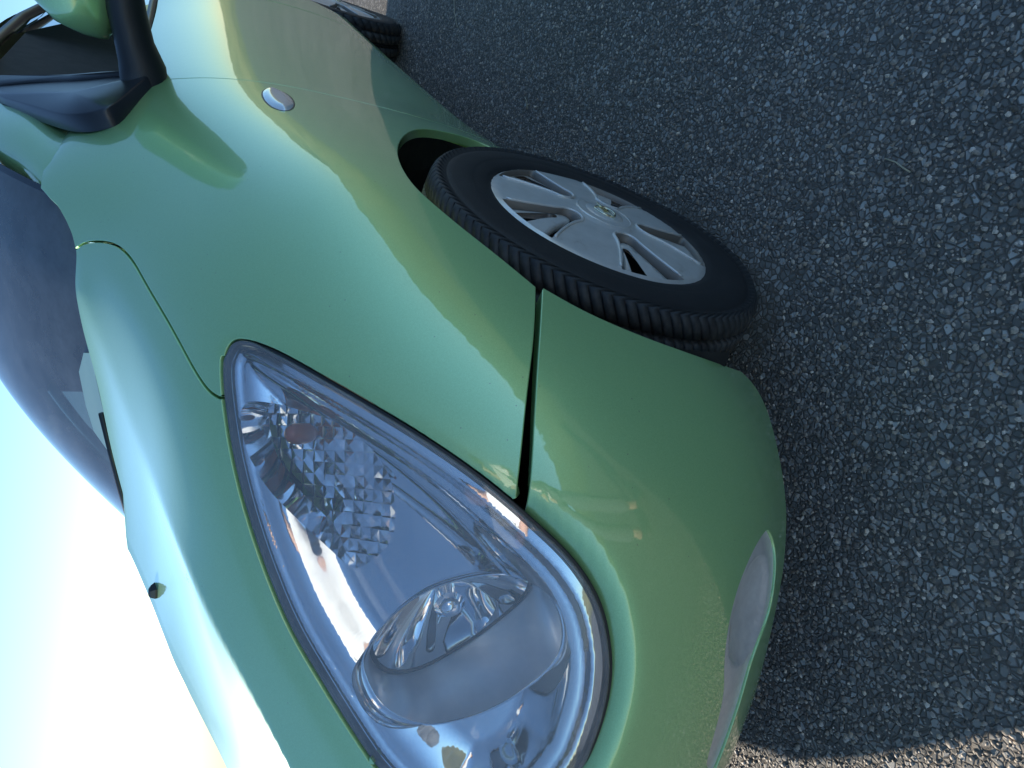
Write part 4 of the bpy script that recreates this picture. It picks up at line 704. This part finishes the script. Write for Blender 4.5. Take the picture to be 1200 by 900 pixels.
# sail panel at the mirror's foot: dark plastic with a raised lower blade
def slab(outline, depth, m, name, rnd=.004):
    k = len(outline); A = np.array(outline, float); c = A.mean(0); n_ = np.zeros(3)
    for i in range(k): n_ += np.cross(A[i]-c, A[(i+1) % k]-c)
    n_ /= np.linalg.norm(n_)
    if n_[1] < 0: n_ = -n_
    top = c+(A-c)*(1-rnd/np.linalg.norm(A-c, axis=1))[:, None]+n_*rnd*.8
    V = np.vstack([A-n_*depth, A, top, [top.mean(0)+n_*.001]]); F = grid_faces(3, k, True)+[(2*k+i, 2*k+(i+1) % k, 3*k) for i in range(k)]
    return obj(name, V, F, m, car, smooth=True)
sail = spl([(-.878, .577, 1.281), (-.677, .627, 1.191), (-.548, .659, 1.130), (-.492, .680, 1.093), (-.475, .697, 1.062), (-.488, .712, 1.036), (-.592, .730, 1.003), (-.655, .741, .984)], 26)
upper = spl([(-.70, .718, 1.02), (-.775, .668, 1.116), (-.877, .621, 1.202), (-.97, .57, 1.296)], 14)
lift = np.array([0, .012, .006])
slab(np.vstack([sail, upper])+lift, .03, M_sail, 'mirror_base_panel')
up2 = spl([(-.66, .742, .99), (-.72, .716, 1.03), (-.79, .686, 1.083), (-.89, .635, 1.18), (-1.1, .557, 1.317)], 16)
lo2 = spl([(-.70, .718, 1.02), (-.775, .668, 1.116), (-.877, .621, 1.202), (-.97, .57, 1.296)], 16)
slab(np.vstack([up2, lo2[::-1]])+lift*1.3, .03, M_trim, 'mirror_base_frame')
# door mirror: black foot, green shell, glass
mir = empty('door_mirror', (0, 0, 0), car)
def loft(secs, seg=20):
    V = []
    for (c, a, b2, ry, rz) in secs:
        pass
    return V
def superell(cx, cy, cz, rx, rz, k=22, e=2.6, tilt=0):
    out = []
    for i in range(k):
        t = 2*math.pi*i/k; co, si = math.cos(t), math.sin(t); x = rx*math.copysign(abs(co)**(2/e), co); z = rz*math.copysign(abs(si)**(2/e), si)
        out.append((cx+x*math.cos(tilt)-z*math.sin(tilt), cy, cz+x*math.sin(tilt)+z*math.cos(tilt)))
    return out
rows = [superell(-.69, .715, 1.0, .060, .044), superell(-.70, .76, 1.006, .060, .043), superell(-.715, .80, 1.022, .058, .036), superell(-.725, .85, 1.036, .062, .036), superell(-.735, .92, 1.048, .064, .034), superell(-.74, .985, 1.062, .05, .02), superell(-.74, .99, 1.062, .02, .008)]
obj('mirror_foot', np.vstack(rows), grid_faces(len(rows), 22, True)+[tuple(range(22)), tuple(6*22+i for i in range(22))][:2], M_trim, mir)
rows = [superell(-.745, .782, 1.085, .004, .006), superell(-.742, .786, 1.092, .03, .028), superell(-.74, .80, 1.108, .052, .05), superell(-.738, .83, 1.122, .066, .068), superell(-.737, .88, 1.132, .073, .077), superell(-.738, .94, 1.135, .072, .077), superell(-.742, .985, 1.133, .058, .064), superell(-.748, 1.008, 1.13, .03, .034), superell(-.75, 1.012, 1.13, .006, .006)]
obj('mirror_shell', np.vstack(rows), grid_faces(len(rows), 22, True), M_paint, mir)
rows = [[(-.818, .80+.19*i/8, 1.075+.115*j/6*(1-.25*abs(i/8-.5))) for i in range(9)] for j in range(7)]
obj('mirror_glass', np.array(rows).reshape(-1, 3), grid_faces(7, 9), M_chrome, mir)
# wipers, washer jet, sticker on the screen
def on_ws(s, t, lift=.0):
    i = int(np.clip(s*59, 0, 58)); j = int(np.clip(t*25, 0, 24)); a = s*59-i; b2 = t*25-j
    return (W[j, i]*(1-a)+W[j, i+1]*a)*(1-b2)+(W[j+1, i]*(1-a)+W[j+1, i+1]*a)*b2+np.array([.3, 0, .95])*lift
wp = empty('wiper', (0, 0, 0), car)
pts = [on_ws(s, t, .007) for s, t in WIPER]
v, f = tube(pts, [.004]+[.006]*(len(pts)-2)+[.004], 6); obj('wiper_blade', v, f, M_black, wp)
v, f = tube([p+np.array([.006, 0, .008]) for p in pts[1:]], [.006]*(len(pts)-1), 6); obj('wiper_arm', v, f, M_trim, wp)
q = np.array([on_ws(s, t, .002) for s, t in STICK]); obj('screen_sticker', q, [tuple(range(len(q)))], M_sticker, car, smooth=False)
X, N = nrmo(np.array([JET[0]]), np.array([JET[1]])); X = X[0]; N = N[0]
rows = [[X+np.array([dx*.008*s, dy*.010*s, 0])+N*h for dx, dy in ((1, 1), (-1, 1), (-1, -1), (1, -1))] for h, s in ((-.004, 1.25), (.004, 1.2), (.012, .85), (.0155, .45))]
obj('washer_jet', np.array(rows).reshape(-1, 3), grid_faces(4, 4, True)+[(12, 13, 14, 15)], M_black, car, smooth=False)

# ------------------------------------------------------------------ wheels
def planar(loop, holes, h, s=.008, m=None, flange=.0, invert=False):
    loops = [np.asarray(loop)]+[np.asarray(q) for q in holes]; pts = np.vstack(loops); edges = []; k = 0; rings = []
    for lp in loops: q = len(lp); edges += [(k+i, k+(i+1) % q) for i in range(q)]; rings.append(list(range(k, k+q))); k += q
    lo, hi = loops[0].min(0), loops[0].max(0); gx, gy = np.meshgrid(np.arange(lo[0], hi[0], s), np.arange(lo[1], hi[1], s), indexing='ij'); gp = np.stack([gx.ravel(), gy.ravel()], 1); ok = inside(loops[0], gp)
    for q in loops[1:]: ok &= ~inside(q, gp)
    gp = gp[ok]
    for lp in loops: gp = gp[segdist(gp, lp) > .4*s]
    vo, _, fo, ov, _, _ = delaunay_2d_cdt([Vector(p) for p in np.vstack([pts, gp])], edges, [], 0, 1e-7); vo = np.array([tuple(v) for v in vo]); mp = {}
    for i, lst in enumerate(ov):
        for q in lst: mp[q] = i
    cen_ = np.array([vo[list(f)].mean(0) for f in fo]); ok = inside(loops[0], cen_)
    for q in loops[1:]: ok &= ~inside(q, cen_)
    F = [tuple(f)[::-1] for f, q in zip(fo, ok) if q]      # (x, z) seen from +y
    V = np.stack([vo[:, 0], h(vo), vo[:, 1]], 1)
    return V, F, [[mp[i] for i in r] for r in rings]
def polar(r, a): return (r*math.cos(a), r*math.sin(a))
def ushape(a0, rin, rout, win, wout, k=14):
    """opening between spokes: arc at the rim, two sides, rounded apex"""
    pts = []; h = wout/rout
    for i in range(k): pts.append(polar(rout, a0-h+2*h*i/(k-1)))
    cs, sn = math.cos(a0), math.sin(a0); c = rin+win; ra = rout*math.cos(h)
    for i in range(1, 12):
        t = i/12; r = ra+(c-ra)*t; w = wout*(1-t)**1.35+win*(1-(1-t)**1.35); pts.append((r*cs-w*sn, r*sn+w*cs))
    for i in range(k):
        b_ = math.pi/2+math.pi*i/(k-1); x = c+win*math.cos(b_); y = win*math.sin(b_); pts.append((x*cs-y*sn, x*sn+y*cs))
    for i in range(11, 0, -1):
        t = i/12; r = ra+(c-ra)*t; w = -(wout*(1-t)**1.35+win*(1-(1-t)**1.35)); pts.append((r*cs-w*sn, r*sn+w*cs))
    return np.array(pts)
def cap_h(p):
    r = np.hypot(p[:, 0], p[:, 1]); return .012*(1-(r/.203)**2)-.007*ss(r, .192, .2035)+.004*ss(-r, -.058, -.05)
def make_wheel(name, parent, loc, steer, camber, detail=True):
    w = empty(name, loc, parent); w.rotation_euler = (camber, 0, steer)
    # tyre: ribs cut by slanted sipes on the tread, soft shoulders, moulded ring on the sidewall
    half = [(-.098, .255, 0), (-.094, .215, 0), (-.080, .196, 0)]
    prof = [(.074, .192), (.082, .197), (.091, .212), (.0955, .228), (.0968, .2345), (.0972, .236), (.0965, .252), (.0945, .268), (.0925, .277), (.0915, .2785), (.0905, .281), (.0875, .291), (.0835, .2985), (.077, .3035), (.069, .3062)]
    rib = [(.069, .3062), (.052, .3080), (.0505, .3015), (.0435, .3015), (.042, .3088), (.010, .3100), (.0085, .303), (-.0005, .303), (-.002, .3100)]
    prof = [(y*(1-.08*min(1, max(0, (r-.2)/.03))), r) for y, r in prof[:-4]]+prof[-4:]
    prof = [(y, .192+(r-.192)*.935) for y, r in prof]; rib = [(y, .192+(r-.192)*.935) for y, r in rib]
    tread = rib+[(-a, b2) for a, b2 in rib[::-1]][1:]
    P_ = prof[:-1]+tread+[(-a, b2) for a, b2 in prof[:-1][::-1]]
    nb_ = 104 if detail else 48; angs = []
    for k in range(nb_):
        a = 2*math.pi*k/nb_; d = 2*math.pi/nb_; angs += [(a, 0), (a+d*.80, 0), (a+d*.84, 1), (a+d*.96, 1)]
    V = []
    c0 = np.array(loc); Rm = w.rotation_euler.to_matrix()
    for (a, slit) in angs:
        for (y, r) in P_:
            rr = r; sh = 0
            if .2905 <= r and abs(y) < .084:
                sh = (abs(y)-.045)*.7/.31*(1 if y > 0 else -1)
                if slit: rr = r-.0055 if r > .2955 else r-.0015
            aa = a+sh; V.append((rr*math.cos(aa), y, rr*math.sin(aa)))
    V = np.array(V)
    wz = c0[2]+(np.array(Rm)@V.T).T[:, 2]                      # flatten the contact patch against the ground
    low = wz < .0015; V[low, 2] += (.0015-wz[low]); bul = ss(-V[:, 2], .20, .30)*.006; V[:, 1] += np.sign(V[:, 1])*bul*(np.abs(V[:, 1]) > .085)
    ng = len(P_); F = grid_faces(len(angs), ng); F += [((len(angs)-1)*ng+j, (len(angs)-1)*ng+j+1, j+1, j) for j in range(ng-1)]
    ty = obj('tyre', V, F, M_tyre, w)
    # steel wheel behind the trim
    th = np.arange(48)/48*2*math.pi; rows = [np.stack([r*np.cos(th), np.full(48, y), r*np.sin(th)], 1) for y, r in ((.078, .197), (.070, .190), (.03, .180), (.022, .12), (.03, .06), (.03, .004))]
    obj('rim', np.vstack(rows), [f[::-1] for f in grid_faces(6, 48, True)], M_steel, w)
    # trim: dished disc with five looped openings, a tongue and slot in each
    oc = np.array([polar(.2035, a) for a in np.arange(120)/120*2*math.pi]); HO = [ushape(R(72*k+A0), .066, .1915, .021, .063) for k in range(5)]
    Y0 = .085
    V, F, rings = planar(oc, HO, lambda p: Y0+cap_h(p), .008); V = list(map(tuple, V))
    ring = rings[0]; k = len(V); V += [(x*1.004, y-.004, z*1.004) for x, y, z in (V[i] for i in ring)]; V += [(x*.995, Y0-.016, z*.995) for x, y, z in (V[i] for i in ring)]; q = len(ring)
    F += [(ring[i], ring[(i+1) % q], k+(i+1) % q, k+i) for i in range(q)]+[(k+i, k+(i+1) % q, k+q+(i+1) % q, k+q+i) for i in range(q)]
    tr = obj('wheel_trim', V, F, M_cap, w)
    WV = []; WF = []
    for rg in rings[1:]:
        q = len(rg); k = len(WV); A = np.array([V[i] for i in rg]); c = A.mean(0); B = A+(c-A)*.05; B[:, 1] = A[:, 1]-.0018; D_ = B.copy(); D_[:, 1] = A[:, 1]-.015
        A2 = A.copy(); WV += [tuple(x) for x in np.vstack([A2, B, D_])]; WF += [(k+a*q+i, k+a*q+(i+1) % q, k+(a+1)*q+(i+1) % q, k+(a+1)*q+i) for a in range(2) for i in range(q)]
    obj('opening_edge', WV, WF, M_capwall, w)
    for k in range(5):
        a0 = R(72*k+A0)
        t_ = ushape(a0+R(1.0), .085, .1895, .0125, .0475); hole = ushape(a0+R(6.0), .104, .186, .0065, .0165)
        V2, F2, rg = planar(t_, [hole], lambda p: Y0+cap_h(p)-.0075-.003*ss(np.hypot(p[:, 0], p[:, 1]), .12, .19), .008); V2 = list(map(tuple, V2)); r0 = rg[0]; n0 = len(V2); q = len(r0)
        V2 += [(x, y-.012, z) for x, y, z in (V2[i] for i in r0)]; F2 += [(r0[i], r0[(i+1) % q], n0+(i+1) % q, n0+i) for i in range(q)]
        obj('trim_tongue', V2, F2, M_cap, w)
        # raised bead that frames the opening
        us = ushape(a0, .0635, .193, .0235, .0655)[14:-0 or None]; h_ = Y0+cap_h(us)
        v, f = tube([(x, y+.0005, z) for (x, z), y in zip(us, h_)], .0028, 6); obj('opening_bead', v, f, M_cap, w)
    hc = Y0+.0165
    rows = [np.stack([r*np.cos(th), np.full(48, y), r*np.sin(th)], 1) for y, r in ((hc-.003, .052), (hc-.0005, .050), (hc-.0005, .048), (hc-.003, .0465), (hc-.003, .036), (hc+.000, .034), (hc+.001, .020), (hc+.001, .001))]
    obj('centre_cap', np.vstack(rows), [f[::-1] for f in grid_faces(8, 48, True)], M_cap, w)
    for k in range(20):
        a = 2*math.pi*k/20; v, f = tube([(r*math.cos(a), hc-.0025, r*math.sin(a)) for r in (.0375, .045)], .0012, 5); obj('cap_slot', v, f, M_black, w)
    for (R0, r0) in ((.0185, .0017),):
        tt = np.arange(40)/40*2*math.pi; v = []; 
        for a in tt:
            for k in range(8): b2 = 2*math.pi*k/8; v.append(((R0+r0*math.cos(b2))*math.cos(a), hc+.0022+r0*math.sin(b2), (R0+r0*math.cos(b2))*math.sin(a)))
        f = grid_faces(40, 8, True)+[(39*8+j, 39*8+(j+1) % 8, (j+1) % 8, j) for j in range(8)]; obj('emblem', v, f, M_gold, w)
    zb = [(-.030, .003), (.002, .0045), (-.002, -.0005), (.030, -.003), (-.002, -.0055), (.002, .0)]; k = len(zb)
    v = [(x, hc+.001, z) for x, z in zb]+[(x*.96, hc+.0052, z*.9) for x, z in zb]; f = [tuple(range(k, 2*k))[::-1]]+[(i, (i+1) % k, k+(i+1) % k, k+i) for i in range(k)]; obj('emblem_bolt', v, f, M_gold, w, smooth=False)
    return w
A0 = 0
nv = np.array([.0697, .9971, -.0292]); wc = np.array([.0084, .8197, .2995])-nv*.083
make_wheel('wheel', car, tuple(wc), -.0698, -.0292)
make_wheel('wheel', car, (-2.511, .728, .303), 0, 0, False)
for (x, st_) in ((0, -.0698), (-2.511, 0)):
    o = make_wheel('wheel', car, (x, -.735, .303), math.pi+st_, 0, False)

# ================================================================== the photographer, seen mirrored in the headlight
M_skin = mat('skin', (.46, .27, .19), .5, 0, Subsurface_Weight=.08)
M_shirt = mat('white_cotton', (.80, .79, .76), .85)
n, l, b = nodes(M_shirt); tc = add(n, 'ShaderNodeTexCoord'); t = noise(n, l, 14, 4, .6, tc.outputs['Object']); bump(n, l, b, t.outputs[0], .5, .02)
M_trouser = mat('grey_trousers', (.10, .11, .13), .9); M_capcloth = mat('dark_cap_cloth', (.03, .035, .05), .8); M_shoe = mat('shoe_leather', (.05, .04, .035), .5)
M_phone = mat('phone_glass', (.01, .01, .012), .12)
fh = np.array([f_[0], f_[1], 0]); fh /= np.linalg.norm(fh); PX, PY = CAM_POS[0]-fh[0]*.54, CAM_POS[1]-fh[1]*.54; PR_ = math.atan2(fh[1], fh[0])-math.pi/2
def skin(name, pts, edges, m, parent, sub=2):
    me = bpy.data.meshes.new(name); me.from_pydata([p[:3] for p in pts], edges, []); o = bpy.data.objects.new(name, me); COL.objects.link(o); me.materials.append(m)
    o.modifiers.new('skin', 'SKIN'); sv = me.skin_vertices[0].data
    for q, p in zip(sv, pts): q.radius = (p[3], p[4] if len(p) > 4 else p[3])
    sv[0].use_root = True; o.modifiers['skin'].use_smooth_shade = True; ss_ = o.modifiers.new('sub', 'SUBSURF'); ss_.levels = ss_.render_levels = sub
    if parent: o.parent = parent
    return o
hz_ = CAM_POS[2]
P_ = [(0, 0, .93, .13, .10), (0, .0, 1.12, .125, .095), (0, -.01, 1.32, .15, .10), (0, -.015, 1.44, .07, .065), (0, .0, 1.50, .055, .055), (0, .02, 1.58, .075, .085), (0, .02, 1.68, .075, .09), (0, .01, 1.735, .045, .055)]; E_ = [(0, 1), (1, 2), (2, 3), (3, 4), (4, 5), (5, 6), (6, 7)]
for s in (-1, 1):
    k = len(P_); P_ += [(s*.10, 0, .90, .085), (s*.105, .01, .50, .058), (s*.105, -.02, .10, .042), (s*.11, .06, .045, .04, .035), (s*.115, .15, .03, .035, .025)]; E_ += [(0, k), (k, k+1), (k+1, k+2), (k+2, k+3), (k+3, k+4)]
    k = len(P_); P_ += [(s*.19, -.01, 1.40, .06), (s*.25, .06, 1.17, .045), (s*.12, .33, 1.0+.02*s, .034), (s*.06, .41, hz_-.01, .03, .022), (s*.045, .44, hz_-.005, .034, .016)]; E_ += [(2, k), (k, k+1), (k+1, k+2), (k+2, k+3), (k+3, k+4)]
    pal = k+4
    for j, (dz, ln) in enumerate(((.030, .055), (.010, .065), (-.010, .06), (-.028, .048))):
        q = len(P_); P_ += [(s*.042, .463, hz_+dz-.005, .0095), (s*.030, .478, hz_+dz-.005, .0085), (s*.012, .480, hz_+dz-.006, .0075)]; E_ += [(pal, q), (q, q+1), (q+1, q+2)]
    q = len(P_); P_ += [(s*.040, .430, hz_+.030, .011), (s*.026, .440, hz_+.048, .009)]; E_ += [(pal-1, q), (q, q+1)]
person = skin('person', P_, E_, M_skin, None); person.location = (PX, PY, 0); person.rotation_euler = (0, 0, PR_)
tag(person, 'person in white shirt and dark cap holding up a phone, mirrored in the headlight', 'person')
sh = [(0, 0, .86, .165, .125), (0, 0, 1.10, .155, .12), (0, -.01, 1.30, .175, .125), (0, -.015, 1.43, .10, .085)]; se = [(0, 1), (1, 2), (2, 3)]
for s in (-1, 1):
    k = len(sh); sh += [(s*.19, -.01, 1.39, .08), (s*.235, .03, 1.23, .07), (s*.25, .06, 1.16, .066)]; se += [(2, k), (k, k+1), (k+1, k+2)]
skin('shirt', sh, se, M_shirt, person)
tr = [(0, 0, .93, .15, .115)]; te = []
for s in (-1, 1):
    k = len(tr); tr += [(s*.10, 0, .86, .10), (s*.107, .01, .5, .078), (s*.107, -.015, .12, .068)]; te += [(0, k), (k, k+1), (k+1, k+2)]
skin('trousers', tr, te, M_trouser, person)
for s in (-1, 1): skin('shoe', [(s*.11, -.05, .045, .045, .045), (s*.112, .06, .045, .046, .042), (s*.115, .17, .035, .042, .032)], [(0, 1), (1, 2)], M_shoe, person)
rows = [[(r*math.cos(a)*.98, .02+r*math.sin(a)*1.12, z) for a in np.arange(24)/24*2*math.pi] for z, r in ((1.665, .094), (1.70, .096), (1.74, .085), (1.768, .055), (1.778, .01))]
v = list(np.array(rows).reshape(-1, 3)); f = grid_faces(5, 24, True); k = len(v); brim = [(x, .02+.10*math.sqrt(max(0, 1-(x/.09)**2))*.9, 1.668) for x in np.linspace(-.085, .085, 11)]; v += brim+[(x*1.02, y+.075*(1-(x/.1)**2), 1.655) for x, y, z in brim]
f += [(k+i, k+i+1, k+11+i+1, k+11+i) for i in range(10)]; obj('cap', v, f, M_capcloth, person)
q = np.array(CAM_POS)-f_*.03-u_*.05; V = []
for a in (-1, 1):
    for bb in (-1, 1):
        for cc in (-1, 1): V.append(q+r_*a*.037+u_*bb*.077+f_*cc*.004)
ph = obj('phone', V, [(0, 1, 3, 2), (4, 6, 7, 5), (0, 4, 5, 1), (2, 3, 7, 6), (0, 2, 6, 4), (1, 5, 7, 3)], M_phone, None, smooth=False)
bv = ph.modifiers.new('bevel', 'BEVEL'); bv.width = .003; bv.segments = 2
tag(ph, 'dark phone held out in front of the photographer', 'phone')
